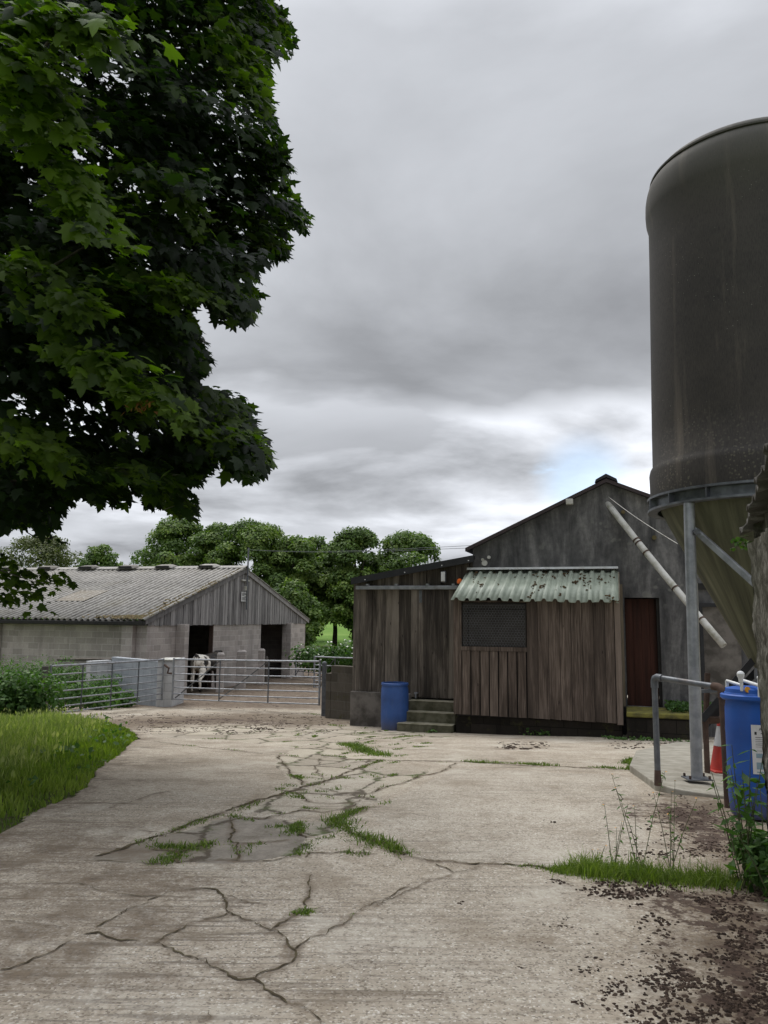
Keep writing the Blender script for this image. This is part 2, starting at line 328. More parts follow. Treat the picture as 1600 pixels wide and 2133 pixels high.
def m_ground():
    t = MT('field_grass', .95, .1); a = t.nz(t.OB, .12, 6, .6); b = t.nz(t.OB, 2.5, 5, .7)
    c = t.mix(t.mr(a, .35, .65), (.10, .19, .03), (.17, .26, .06)); c = t.mix(t.mr(b, .4, .7, 0, .5), c, (.05, .10, .02)); t.col(c); t.bump(b, .4, .05); return t.m
def m_soil():
    t = MT('verge_soil', .97, .1); b = t.nz(t.OB, 5, 6, .7); t.col(t.mix(t.mr(b, .35, .65), (.045, .05, .02), (.09, .10, .04))); t.bump(b, .6, .03); return t.m
def m_yard():
    t = MT('worn_concrete', .92, .2)
    mud = t.attr('mud'); cz = t.attr('craze'); dk = t.attr('dark'); lt = t.attr('light'); gr = t.attr('green')
    n0 = t.nz(t.OB, .55, 5, .6); n1 = t.nz(t.OB, 3.2, 7, .68); n2 = t.nz(t.OB, 24, 6, .72); n3 = t.nz(t.OB, 75, 3, .7)
    sp = t.vor(t.OB, 105, out='Color'); sps = t.N.new('ShaderNodeSeparateColor'); t.L.new(sp, sps.inputs[0])
    c = t.mix(t.mr(n1, .32, .68), (.33, .28, .215), (.475, .42, .34)); c = t.mix(t.mr(n0, .38, .68, 0, .5), c, (.27, .225, .165))
    c = t.mix(t.mr(lt, 0, 1, 0, .6), c, (.40, .37, .315))
    c = t.mix(t.mr(n2, .50, .66, 0, .5), c, (.16, .125, .09)); c = t.mix(t.mr(n2, .45, .33, 0, .4), c, (.54, .49, .41)); c = t.mix(t.mr(n3, .56, .7, 0, .35), c, (.13, .10, .075))
    c = t.mix(t.math('MULTIPLY', t.mr(sps.outputs[0], .86, .9), t.mr(sps.outputs[1], 0, 1, .1, .8)), c, (.62, .58, .51)); c = t.mix(t.math('MULTIPLY', t.mr(sps.outputs[0], .16, .10), .6), c, (.10, .08, .06))
    # brushed grooves drawn as darker streaks
    wv = t.nz(t.mp(t.OB, (1.6, 26, 1), rot=(0, 0, R(14))), 1, 5, .6, .6); grv = t.math('MULTIPLY', t.mr(wv, .50, .60), t.math('MAXIMUM', t.math('MULTIPLY', t.mr(n0, .40, .56), .45), gr)); c = t.mix(t.math('MULTIPLY', grv, .85), c, (.115, .095, .075))
    wv2 = t.nz(t.mp(t.OB, (.55, 8.5, 1), rot=(0, 0, R(9))), 1, 4, .6, .5); c = t.mix(t.math('MULTIPLY', t.mr(wv2, .60, .66), t.mr(n0, .40, .6, .0, .6)), c, (.12, .092, .065))
    nb = t.nz(t.OB, 1.4, 6, .68); c = t.mix(t.mr(nb, .53, .66, 0, .55), c, (.19, .15, .105)); c = t.mix(t.mr(nb, .46, .34, 0, .5), c, (.50, .46, .385))
    c = t.mix(t.mr(dk, .3, .75, 0, .78), c, t.mix(t.mr(n1, .35, .65), (.085, .076, .064), (.28, .25, .215)))
    wn = t.N.new('ShaderNodeTexNoise'); t.L.new(t.OB, wn.inputs['Vector']); wn.inputs['Scale'].default_value = 2.2; wn.inputs['Detail'].default_value = 5; wn.inputs['Roughness'].default_value = .65
    va = t.N.new('ShaderNodeVectorMath'); va.operation = 'MULTIPLY_ADD'; t.L.new(wn.outputs['Color'], va.inputs[0]); va.inputs[1].default_value = (.5, .5, 0); t.L.new(t.OB, va.inputs[2])
    ed = t.vor(t.mp(va.outputs[0], (1.0, .62, 1), rot=(0, 0, R(12))), 1.25, 'DISTANCE_TO_EDGE'); cell = t.vor(t.mp(va.outputs[0], (1.0, .62, 1), rot=(0, 0, R(12))), 1.25, out='Color'); cs = t.N.new('ShaderNodeSeparateColor'); t.L.new(cell, cs.inputs[0])
    czm = t.mr(t.math('ADD', cz, t.math('MULTIPLY', t.math('SUBTRACT', n0, .5), .8)), .45, .6)
    c = t.mix(t.math('MULTIPLY', czm, t.mr(cs.outputs[0], 0, 1, 0, .5)), c, (.47, .42, .33)); c = t.mix(t.math('MULTIPLY', czm, t.mr(cs.outputs[1], .6, 1, 0, .45)), c, (.2, .17, .13))
    lin = t.math('MULTIPLY', czm, t.mr(t.math('ADD', ed, t.math('MULTIPLY', n2, .03)), .050, .026)); c = t.mix(t.math('MULTIPLY', lin, .85), c, (.06, .045, .03))
    c = t.mix(t.math('MULTIPLY', t.math('MULTIPLY', czm, t.mr(ed, .09, .02)), t.mr(n1, .50, .60, 0, .75)), c, (.06, .085, .02))
    mm = t.math('ADD', mud, t.math('MULTIPLY', t.math('SUBTRACT', n1, .5), 1.7)); mm = t.math('ADD', mm, t.math('MULTIPLY', t.math('SUBTRACT', n2, .5), .8))
    c = t.mix(t.mr(mm, .35, .8, 0, .85), c, t.mix(t.mr(n2, .35, .65), (.065, .045, .03), (.165, .125, .085)))
    dn = t.attr('dung'); q1 = t.nz(t.OB, 7.5, 7, .72); q2 = t.nz(t.OB, 22, 5, .7); dd = t.math('ADD', t.math('MULTIPLY', dn, .34), t.math('ADD', t.math('MULTIPLY', q1, .75), t.math('MULTIPLY', q2, .45)))
    c = t.mix(t.mr(dd, .80, .90, 0, .35), c, (.12, .085, .06)); c = t.mix(t.mr(dd, .875, .915, 0, .92), c, t.mix(t.mr(q2, .4, .6), (.04, .026, .02), (.075, .05, .038)))
    t.col(c); h = t.math('ADD', t.math('MULTIPLY', n2, .6), t.math('ADD', t.math('MULTIPLY', n3, .3), t.math('MULTIPLY', wv, -.25))); t.bump(h, .6, .012); return t.m
def m_drum(name, a, b, dirt):
    t = MT(name, .5, .4); n = t.nz(t.OB, 3, 4); s = t.nz(t.mp(t.OB, (16, 16, 1.2)), 1, 5, .7); k = t.nz(t.OB, 26, 5, .7); sp = t.N.new('ShaderNodeSeparateXYZ'); t.L.new(t.OB, sp.inputs[0])
    c = t.mix(t.mr(n, .4, .65), a, b); c = t.mix(t.mr(s, .55, .75, 0, .4 * dirt), c, (.12, .15, .2)); c = t.mix(t.mr(k, .6, .72, 0, .5 * dirt), c, (.11, .10, .085))
    z = t.math('ADD', sp.outputs[2], t.math('MULTIPLY', k, .3)); c = t.mix(t.mr(z, .42, .12, 0, .7), c, (.10, .08, .06)); t.col(c); return t.m
M = {}
M['ground'] = m_ground(); M['soil'] = m_soil(); M['yard'] = m_yard()
M['wood_lean'] = m_wood('dark_timber', (.028, .023, .019), (.08, .066, .054), (.27, .235, .195), streak=.9)
M['wood_shed'] = m_wood('brown_timber', (.034, .024, .018), (.10, .076, .061), (.25, .20, .165), streak=.75)
M['wood_grey'] = m_wood('silver_timber', (.05, .048, .048), (.20, .19, .19), (.46, .44, .43), streak=.3)
M['wood_pale'] = m_wood('pale_timber', (.10, .08, .055), (.20, .165, .12), (.30, .26, .2), streak=.4)
M['block'] = m_block('concrete_block', (.50, .45, .42), (.34, .31, .285), (.52, .48, .45), zlow=-1.35, stain=.45, ms=.014)
M['block_dark'] = m_block('mossy_block', (.12, .105, .085), (.075, .065, .05), (.13, .12, .10), stain=.7, zlow=-1.0, low=(.03, .025, .018), moss=(.07, .065, .025))
M['white_block'] = m_block('whitewashed_block', (.60, .60, .60), (.50, .50, .51), (.36, .36, .36), zlow=-1.15, low=(.11, .08, .055), stain=.4)
M['white_block_g'] = m_block('grey_blue_block', (.42, .44, .47), (.34, .36, .39), (.26, .27, .28), zlow=-1.1, low=(.10, .075, .055), stain=.35)  # whitewashed block in a greyer, bluer tone
M['render'] = m_render_wall(); M['silo'] = m_silo(); M['hopper'] = m_hopper()
M['asb'] = m_asbestos('weathered_asbestos'); M['asb2'] = m_asbestos('pale_patch_sheet', (.20, .175, .14), (.25, .22, .18))
M['galv'] = m_galv('galvanised_steel'); M['galv_dark'] = m_galv('dull_steel', (.085, .09, .10), (.16, .17, .185))
M['black'] = m_plain('black_metal', (.012, .013, .016), (.022, .022, .024), .55); M['gutter'] = m_plain('gutter_and_gap_black', (.006, .006, .006), (.02, .017, .014), .7)
M['rust'] = m_plain('rusty_steel', (.10, .065, .05), (.055, .04, .033), .85, .2, 0, 14)
M['plinth'] = m_plain('stained_concrete', (.17, .155, .14), (.075, .068, .06), .95, .1, 0, 3, .4, .62, .3)
M['step'] = m_plain('mossy_step_concrete', (.125, .12, .085), (.062, .060, .038), .95, .1, 0, 5, .4, .6, .3)
M['step_top'] = m_plain('pale_step_tread', (.26, .24, .185), (.16, .15, .10), .95, .1, 0, 5, .4, .6, .3)  # treads get a lighter colour than the risers
M['pad'] = m_plain('pad_concrete', (.34, .32, .27), (.22, .20, .16), .93, .1, 0, 6, .35, .7, .4)
M['mosstop'] = m_plain('yellow_moss_concrete', (.19, .175, .05), (.09, .085, .04), .97, .1, 0, 7, .4, .65, .5)
M['stone'] = m_block('dark_stone', (.035, .03, .025), (.018, .016, .013), (.012, .011, .01), w=.5, h=.24, stain=.6, moss=(.05, .05, .02))
M['blue'] = m_drum('blue_plastic', (.014, .085, .36), (.010, .06, .27), .45)
M['blue_old'] = m_drum('faded_blue_plastic', (.03, .085, .27), (.02, .06, .2), .9)
M['red'] = m_plain('red_cone_plastic', (.46, .035, .02), (.30, .025, .02), .5, .4); M['white'] = m_plain('white_sleeve', (.62, .63, .64), (.45, .45, .45), .6)
M['pvc'] = m_plain('dirty_white_plastic', (.47, .46, .43), (.26, .25, .19), .6, .3, 0, 6, .45, .7); M['pvc_white'] = m_plain('white_plastic_pipe', (.66, .67, .68), (.5, .5, .48), .45)
M['orange'] = m_plain('orange_lens', (.75, .15, .01), (.6, .1, .01), .3, .5); M['yellow'] = m_plain('amber_cap', (.65, .30, .01), (.5, .22, .01), .5)
M['green_sheet'] = m_plain('green_box_profile', (.29, .325, .26), (.21, .24, .19), .5, .4, 0, 5, .4, .75)
M['moss'] = m_plain('brown_moss', (.045, .028, .016), (.09, .06, .03), .98, .05, 0, 30, .4, .6); M['mossg'] = m_plain('tan_moss', (.15, .115, .07), (.11, .095, .045), .98, .05, 0, 6, .4, .6)
M['dung'] = m_plain('dark_dung', (.022, .015, .012), (.065, .045, .033), .95, .15, 0, 40, .4, .6)
M['crack'] = m_plain('crack_dirt', (.06, .047, .03), (.12, .10, .06), .98, .05, 0, 14, .4, .65)
M['bark'] = m_plain('bark', (.07, .06, .05), (.03, .027, .022), .95, .1, 0, 12, .4, .6, .6)
M['inner'] = m_plain('dark_interior', (.02, .018, .017), (.012, .011, .01), .9); M['glass'] = m_plain('dusty_window_sheet', (.028, .025, .024), (.05, .046, .043), .55, .3, 0, 3)
M['sign'] = m_plain('white_sign', (.6, .6, .6), (.5, .5, .5), .6); M['ink'] = m_plain('ink', (.02, .02, .025), (.03, .03, .035), .7); M['label_blue'] = m_plain('printed_band', (.25, .36, .42), (.16, .22, .26), .6)
M['stonewall'] = None
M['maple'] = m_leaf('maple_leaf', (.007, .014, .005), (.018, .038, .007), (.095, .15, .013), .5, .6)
M['maple_old'] = m_leaf('dry_leaf', (.14, .06, .02), (.22, .10, .04), (.3, .15, .06), .3)
M['far'] = m_leaf('far_leaf', (.04, .075, .018), (.105, .17, .032), (.23, .29, .06), .25, .6)
M['far2'] = m_leaf('far_leaf_olive', (.05, .065, .022), (.10, .115, .035), (.17, .165, .055), .25, .6)
M['grass'] = m_leaf('grass_blade', (.055, .085, .014), (.12, .18, .026), (.22, .27, .055), .35, .6)
M['straw'] = m_leaf('straw_blade', (.11, .16, .04), (.22, .26, .09), (.42, .41, .22), .35, .7)
M['weed'] = m_leaf('weed_leaf', (.03, .07, .015), (.06, .13, .025), (.12, .2, .045), .3, .6)
M['flower'] = m_plain('white_flower', (.7, .7, .62), (.6, .6, .5), .7)
# ================================================================ GROUND
def grid(xs, ys, zoff):
    X, Y = np.meshgrid(xs, ys); Z = gz(X, Y) + zoff; nx, ny = len(xs), len(ys)
    V = np.stack([X, Y, Z], -1).reshape(-1, 3); i = np.arange((ny - 1) * nx).reshape(ny - 1, nx)[:, :-1].ravel()
    return V, np.stack([i, i + 1, i + nx + 1, i + nx], 1)
xs = np.concatenate([np.linspace(-900, -40, 18)[:-1], np.linspace(-40, 30, 90), np.linspace(30, 900, 18)[1:]])
ys = np.concatenate([np.linspace(-60, -2, 8)[:-1], np.linspace(-2, 60, 140), 60 * 1.06 ** np.arange(1, 62)])
V, F = grid(xs, ys, -.03)
tag(add_np('ground', V, F, M['ground'], smooth=True), kind='structure')

A = lambda pts: [(x / 2, 1450 + y / 2) for x, y in pts]            # left ground crop coordinates of the photograph
B = lambda pts: [(800 + x / 2, 1450 + y / 2) for x, y in pts]
def gpoly(pts): return np.array([G(*p)[:2] for p in pts])
def inpoly(X, Y, poly):
    x0, y0 = poly[:, 0], poly[:, 1]; x1, y1 = np.roll(x0, -1), np.roll(y0, -1); c = np.zeros(X.shape, bool)
    for a, b, d, e in zip(x0, y0, x1, y1):
        c ^= ((b > Y) != (e > Y)) & (X < (d - a) * (Y - b) / (e - b + 1e-12) + a)
    return c
def segdist(X, Y, pts):
    D = np.full(X.shape, 1e9)
    for (a, b), (d, e) in zip(pts[:-1], pts[1:]):
        L2 = (d - a) ** 2 + (e - b) ** 2 + 1e-9; t = np.clip(((X - a) * (d - a) + (Y - b) * (e - b)) / L2, 0, 1)
        D = np.minimum(D, np.hypot(X - a - t * (d - a), Y - b - t * (e - b)))
    return D
# lawn edge in ground coordinates (the concrete stops here)
verge_px = [(-60, 1790), (0, 1735), (60, 1702), (120, 1672), (180, 1642), (205, 1602), (250, 1572), (288, 1535), (262, 1516), (200, 1500), (110, 1492), (20, 1488)]
verge = [tuple(G(*p)[:2]) for p in verge_px]
verge_poly = np.array([(-30, verge[0][1] - 3.0), (verge[0][0] - 1.2, verge[0][1] - 1.2)] + verge + [(-16, verge[-1][1] + .3), (-30, verge[-1][1] + .3)])
ysn = [1.0]
while ysn[-1] < 48: ysn.append(ysn[-1] + max(.02, .0052 * ysn[-1]))
xsn = np.concatenate([np.arange(-26, -13, .3), np.arange(-13, 9, .035), np.arange(9, 22, .3)])
V, F = grid(xsn, np.array(ysn), 0)
X, Y = V[:, 0], V[:, 1]
def fbm(X, Y, s, seed, oc=3):
    r = np.random.default_rng(seed); o = np.zeros_like(X); a = 1
    for k in range(oc):
        for j in range(5):
            th = r.uniform(0, 6.28); ph = r.uniform(0, 6.28); o += a * np.sin(s * 2 ** k * (X * math.cos(th) + Y * math.sin(th)) + ph + 1.3 * np.sin(s * .7 * 2 ** k * (Y * math.cos(th) - X * math.sin(th)) + ph * 2)) / 5
        a *= .55
    return o
V[:, 2] += .006 * fbm(X, Y, 2.2, 3) * np.clip(Y / 4, .3, 1) + .004
wob = .22 * fbm(X, Y, 3.1, 5); wx, wy = X + wob * .5, Y + wob
ss = lambda d, a, b: np.clip((d - a) / (b - a), 0, 1)
dark = np.zeros(len(X))
dp = gpoly(A([(390, 682), (500, 640), (640, 598), (740, 565), (840, 540), (960, 500), (1100, 515), (1250, 522), (1400, 515), (1425, 570), (1310, 585), (1250, 668), (1000, 690), (640, 706), (480, 700)]))
dark = np.where(inpoly(X + .07 * fbm(X, Y, 6, 8), Y + .09 * fbm(X, Y, 6, 9), dp), .85, 0) * np.clip(.9 + .35 * fbm(X, Y, 4, 11), 0, 1)
lp = gpoly(B([(100, 680), (0, 560), (-60, 480), (60, 420), (300, 300), (1020, 330), (1060, 400), (1100, 640), (850, 745), (400, 695)])); light = np.where(inpoly(X, Y, lp), .55, 0.)
lp2 = gpoly(B([(240, 720), (700, 740), (1000, 900), (700, 1366), (-100, 1366), (-200, 1000), (0, 850)])); light = np.maximum(light, np.where(inpoly(X, Y, lp2), .3, 0))
lp3 = gpoly(A([(1150, 260), (1590, 270), (1590, 440), (1200, 520), (980, 500), (1230, 400)])); light = np.maximum(light, np.where(inpoly(X, Y, lp3), .55, 0))
mud = np.zeros(len(X))
gm = np.array([G(*p)[:2] for p in [(190, 1508), (400, 1500), (540, 1495), (640, 1500)]]); mud = np.maximum(mud, .95 * (1 - ss(segdist(wx, wy, gm), .5, 3.4)))
mud = np.maximum(mud, .85 * ss(Y, 20, 23) * (1 - ss(X, -1, 2)))
mud = np.maximum(mud, .6 * (1 - ss(segdist(wx, wy, [tuple(G(*p)[:2]) for p in [(0, 1800), (60, 1770), (150, 1745), (300, 1840), (0, 2060)]]), .1, 1.3)))
mud = np.maximum(mud, .6 * (1 - ss(segdist(wx, wy, verge), .05, .8)))
mud = np.maximum(mud, .45 * (1 - ss(segdist(wx, wy, [tuple(G(*p)[:2]) for p in [(60, 1720), (230, 1630), (340, 1580)]]), .1, 1.2)))
mud = np.maximum(mud, .72 * (1 - ss(segdist(wx, wy, [tuple(G(*p)[:2]) for p in [(1440, 1680), (1560, 1760), (1640, 2100)]]), .2, 1.1)))
mud = np.maximum(mud, .6 * (1 - ss(segdist(wx, wy, [tuple(G(*p)[:2]) for p in [(1050, 1560), (1160, 1556)]]), .05, .55)))
mud = np.maximum(mud, .55 * (1 - ss(segdist(wx, wy, [tuple(G(*p)[:2]) for p in [(950, 1525), (1320, 1538), (1480, 1545)]]), .0, .5)))
cracks = [  # (points, width in m)
 (A([(1355, 1366), (1290, 1310), (1180, 1260), (1120, 1235), (1065, 1190), (1000, 1192), (940, 1162), (885, 1135), (868, 1102), (770, 1088), (700, 1065), (640, 1030), (520, 1015), (400, 992), (330, 1005), (290, 1022), (220, 1060), (130, 1110), (60, 1135), (0, 1150)]), .014),
 (A([(640, 1030), (690, 1000), (750, 985), (800, 950), (870, 930), (965, 900), (1040, 932), (1095, 970), (1160, 990), (1190, 1030), (1222, 1062), (1180, 1110), (1120, 1145), (1060, 1185)]), .013),
 (A([(1222, 1062), (1300, 1020), (1360, 1005), (1440, 935), (1480, 910), (1570, 868), (1700, 800)]), .008),
 (A([(965, 900), (940, 870), (935, 840), (900, 812), (840, 805), (750, 812), (660, 832), (600, 865), (520, 895), (450, 942), (400, 968)]), .012),
 (A([(1300, 745), (1288, 780), (1290, 810), (1272, 850), (1275, 880), (1220, 925), (1160, 960), (1125, 985)]), .012),
 (A([(390, 672), (480, 648), (560, 620), (700, 570), (830, 520), (930, 490), (1000, 460), (1100, 432), (1200, 402), (1300, 372), (1400, 335), (1500, 300), (1600, 268)]), .03),
 (A([(290, 697), (400, 694), (500, 700), (640, 707), (900, 690), (1100, 688), (1250, 668)]), .012),
 (B([(70, 668), (150, 680), (260, 692), (400, 700), (560, 712), (700, 722), (900, 745), (1200, 775), (1430, 790)]), .022),
 (B([(-200, 262), (0, 270), (180, 272), (350, 277), (600, 290), (850, 300), (1030, 312)]), .03),
 (B([(0, 388), (60, 365), (130, 345), (250, 312), (300, 282)]), .014), (B([(0, 612), (40, 640), (80, 668)]), .04),
 (A([(1400, 520), (1440, 500), (1520, 466)]), .04), (A([(1400, 520), (1440, 560), (1500, 590), (1560, 610), (1600, 612)]), .04),
 (A([(1230, 405), (1290, 445), (1400, 452), (1500, 440), (1550, 400), (1600, 385)]), .012), (A([(1000, 500), (1100, 512), (1250, 480), (1350, 490), (1420, 478), (1500, 452)]), .012),
 (A([(1270, 680), (1300, 660), (1420, 655), (1540, 662)]), .014), (A([(1150, 250), (1190, 290), (1220, 332), (1270, 372)]), .02), (A([(1300, 372), (1400, 402), (1530, 412), (1600, 380)]), .01),
 (A([(640, 190), (800, 212), (1000, 232), (1200, 252), (1450, 280), (1600, 270)]), .016), (A([(1200, 252), (1330, 262), (1440, 240), (1600, 225)]), .01), (A([(1220, 332), (1340, 345), (1480, 340)]), .01),
 (A([(1330, 262), (1320, 300), (1340, 345)]), .01), (B([(228, 700), (260, 722), (292, 742), (340, 728), (405, 710)]), .008), (B([(300, 740), (230, 765), (150, 798), (60, 835), (-30, 880)]), .005),
 (A([(620, 640), (760, 650), (880, 612)]), .03), (A([(750, 650), (740, 700)]), .04), (A([(960, 500), (970, 550), (960, 610), (1000, 620), (990, 690)]), .016), (A([(1240, 530), (1250, 580), (1290, 590)]), .02), (A([(1000, 620), (1080, 612), (1200, 600)]), .014),
 (A([(450, 470), (560, 440), (640, 410), (700, 400)]), .008), (A([(0, 940), (120, 950), (300, 985)]), .006), (A([(800, 1320), (860, 1300), (830, 1366)]), .005), (A([(650, 840), (500, 830), (300, 790), (120, 780)]), .006), (A([(1120, 860), (1020, 850), (930, 830)]), .005), (A([(600, 560), (820, 700)][:1] + [(700, 575)]), .006)]
NX = [(1062, 1190, 30), ]
crk = []
rr = random.Random(3)
def jag(x, y): return (.05 * mnoise.noise(Vector((x * 2.6, y * 2.6, 1))) + .03 * mnoise.noise(Vector((x * 8, y * 8, 4))), .06 * mnoise.noise(Vector((x * 2.6, y * 2.6, 7))) + .03 * mnoise.noise(Vector((x * 8, y * 8, 9))))
green = np.zeros(len(X))
for pts, w in cracks:
    g = [G(*p) for p in pts]; q = []
    for a, b in zip(g[:-1], g[1:]):
        k = max(2, int((b - a).length / .028))
        for i in range(k):
            p = a.lerp(b, i / k); am = .009 + w * .25; ja, jb = jag(p.x, p.y); q.append((p.x + ja + rr.uniform(-am, am) * .7, p.y + jb + rr.uniform(-am, am) * .7))
    q.append((g[-1].x, g[-1].y)); crk.append((q, w))
cv = []; cf = []
hz = lambda x, y: gzf(x, y) + float(.006 * fbm(np.array([x]), np.array([y]), 2.2, 3)[0] * min(1, max(.3, y / 4))) + .004
for q, w in crk:
    b = len(cv); k = len(q)
    for i, (x, y) in enumerate(q):
        a = Vector(q[max(0, i - 1)]); c = Vector(q[min(k - 1, i + 1)]); d = (c - a).normalized(); n = Vector((-d.y, d.x))
        ww = w * max(.08, rr.uniform(.2, 1.1) + .9 * mnoise.noise(Vector((x * 5, y * 5, 2)))) * (0.2 if i in (0, k - 1) else 1) * .48; o1 = rr.uniform(.6, 1.4); z = hz(x, y) + .004 + .001 * y / 4
        cv += [(x + n.x * ww * o1, y + n.y * ww * o1, z), (x - n.x * ww, y - n.y * ww, z)]
    cf += [(b + 2 * i, b + 2 * i + 2, b + 2 * i + 3, b + 2 * i + 1) for i in range(k - 1)]
# dirt gathers along the cracks
for q, w in crk:
    qq = q[::4] + [q[-1]]; x0 = min(p[0] for p in qq) - .5; x1 = max(p[0] for p in qq) + .5; y0 = min(p[1] for p in qq) - .5; y1 = max(p[1] for p in qq) + .5
    mk = (X > x0) & (X < x1) & (Y > y0) & (Y < y1); idx = np.nonzero(mk)[0]; d = segdist(X[idx], Y[idx], qq)
    mud[idx] = np.maximum(mud[idx], .62 * (1 - ss(d, w * .5, w * 2.2 + .05)))
# cut the lawn out of the concrete
cx = X[F].mean(1); cy = Y[F].mean(1); dung = np.zeros(len(X)); gd = gpoly([(1175, 1830), (1290, 1820), (1530, 1835), (1700, 1850), (1800, 2250), (1330, 2250), (1290, 2080), (1400, 1960), (1330, 1900), (1215, 1870)]); gx = X + .22 * fbm(X, Y, 3, 71); gy = Y + .22 * fbm(X, Y, 3, 72)
dung = np.where(inpoly(gx, gy, gd), 1.0, .0); ge = segdist(gx, gy, [tuple(q_) for q_ in gd] + [tuple(gd[0])]); dung = np.where(dung > 0, .55 + .45 * ss(ge, 0, .5), .55 * (1 - ss(ge, 0, .55)))
gd2 = [tuple(G(*p)[:2]) for p in [(1400, 1690), (1480, 1740), (1560, 1770)]]; dung = np.maximum(dung, .95 * (1 - ss(segdist(gx, gy, gd2), .1, .9)))
gd3 = [tuple(G(*p)[:2]) for p in [(300, 1505), (480, 1500), (560, 1506)]]; dung = np.maximum(dung, .9 * (1 - ss(segdist(gx, gy, gd3), .1, 2.4))); dung = np.maximum(dung, .8 * ss(Y, 21, 23) * (1 - ss(X, -2.5, 0)))
green = .85 * (1 - ss(X + .3 * wob, -.2, 1.6)) * (1 - ss(Y + .5 * wob, 4.6, 7.5)) * (.6 + .4 * np.clip(fbm(X, Y, 1.6, 88) * 1.6, -1, 1)); green = np.maximum(green, .5 * (1 - ss(Y, 3.0, 3.8)) * (1 - ss(X, .6, 1.8)))
craze = np.zeros(len(X))
for ppx in ([(560, 1580), (640, 1545), (700, 1520), (900, 1520), (960, 1535), (800, 1545), (700, 1560), (820, 1590), (900, 1600), (850, 1640), (760, 1670), (690, 1700), (600, 1690), (500, 1690), (560, 1660), (620, 1640), (590, 1610)], [(330, 1500), (660, 1492), (760, 1515), (700, 1540), (600, 1560), (480, 1540), (300, 1535)]):
    pz2 = gpoly(ppx); craze = np.maximum(craze, np.where(inpoly(X + .15 * fbm(X, Y, 2, 61), Y + .2 * fbm(X, Y, 2, 62), pz2), 1.0, 0))
craze = np.maximum(craze, np.where(dark > .1, 1.0, 0))
keep = ~inpoly(cx + .06 * fbm(cx, cy, 5, 21), cy + .06 * fbm(cx, cy, 5, 22), verge_poly)
keep &= ~((cy > 24.5) & (cx < -9.0) & (cy < 60) & ((cx + 7.99) * .956 - (cy - 27) * .292 < 0) & (cy < 26.5))
F2 = F[keep]
tag(add_np('concrete_yard', V, F2, M['yard'], smooth=True, attrs={'mud': mud, 'dark': dark, 'light': light, 'green': green, 'craze': craze, 'dung': dung}), kind='structure')
tag(add_np('ground_cracks', cv, np.array(cf), M['crack']), kind='structure')
vx = np.arange(-30, 1, .3); vy = np.arange(.5, 27, .3); Vv, Fv = grid(vx, vy, .0)
inside = inpoly(Vv[:, 0], Vv[:, 1], verge_poly); dd = segdist(Vv[:, 0], Vv[:, 1], verge); Vv[:, 2] += np.where(inside, np.clip(dd, 0, 2) * .05, -.02)
Vv[:, 2] -= .012
tag(add_np('verge_ground', Vv, Fv, M['soil'], smooth=True), kind='structure')

# ================================================================ LEFT BARN
FB = Frame((-7.99, 27.0), (.292, .956), (.956, -.292))
ZC, ZE, ZR = 1.14, 1.37, 3.45; TG = 13.9; SL = (ZR - ZE) / 6.95; LB = 30.0
def rz(t): return ZR - SL * abs(t - 6.95)
barn = thing('livestock_barn', 'long low livestock barn of grey concrete block with silvery boarded gable and corrugated roof', 'barn', tuple(FB.W(0, 0, -1.25)), FB.rot)
w = MB(); Z0 = -1.75
for a, b in ((0, 2.1), (4.55, 8.8), (11.55, TG)): w.fbox(FB, a, b, -.2, 0, Z0, ZC)
w.fbox(FB, 0, .2, -LB, -.2, Z0, ZC + .06); w.fbox(FB, TG - .2, TG, -LB, -.2, Z0, ZC + .06); w.fbox(FB, .2, TG - .2, -LB, -LB + .2, Z0, ZC)
w.build('block_wall', M['block'], barn)
for a, b, pq in ((1.80, 2.09, .38), (11.56, 11.86, .25)):
    p = MB(); p.fbox(FB, a, b, 0.002, pq, Z0, ZC + .03); p.build('pier', M['block'], barn, .02)
p = MB(); p.fbox(FB, -.22, -.002, -.85, -.42, Z0, ZC + .03); p.build('pier', M['block'], barn, .01)
for n in (-6.0, -12.0, -18.0):
    p = MB(); p.fbox(FB, -.2, -.002, n - .4, n, Z0, ZC + .03); p.build('pier', M['block'], barn, .01)
p = MB(); p.fbox(FB, 4.50, 4.547, -.17, .0, Z0, ZC - .01); p.build('door_post', M['rust'], barn)
bd = MB(); t = 0.0
while t < TG:
    wd = random.uniform(.12, .16); e = min(TG, t + wd - .012); nn = random.choice((.004, .022)) + random.uniform(0, .006); zb = ZC - random.uniform(.0, .04)
    pl = [(t, zb), (e, zb), (e, rz(e) - .03)] + ([(6.95, ZR - .03)] if t < 6.95 < e else []) + [(t, rz(t) - .03)]
    bd.prism(FB, pl, nn, nn + .025); t += wd
bd.build('gable_boards', M['wood_grey'], barn)
bk = MB(); bk.prism(FB, [(0, ZC), (TG, ZC), (TG, ZE), (6.95, ZR - .05), (0, ZE)], -.06, 0); bk.build('gable_backing', M['inner'], barn); bk = MB(); bk.prism(FB, [(0, ZC), (TG, ZC), (TG, ZE), (6.95, ZR - .05), (0, ZE)], -LB, -LB + .1); bk.build('gable_backing', M['inner'], barn)
for s in (-1, 1):
    b = MB(); e = 6.95 + s * 7.2; b.prism(FB, [(6.95, ZR + .05), (e, rz(e) + .05), (e, rz(e) - .14), (6.95, ZR - .15)], .054, .10); b.build('barge_board', M['wood_grey'], barn)
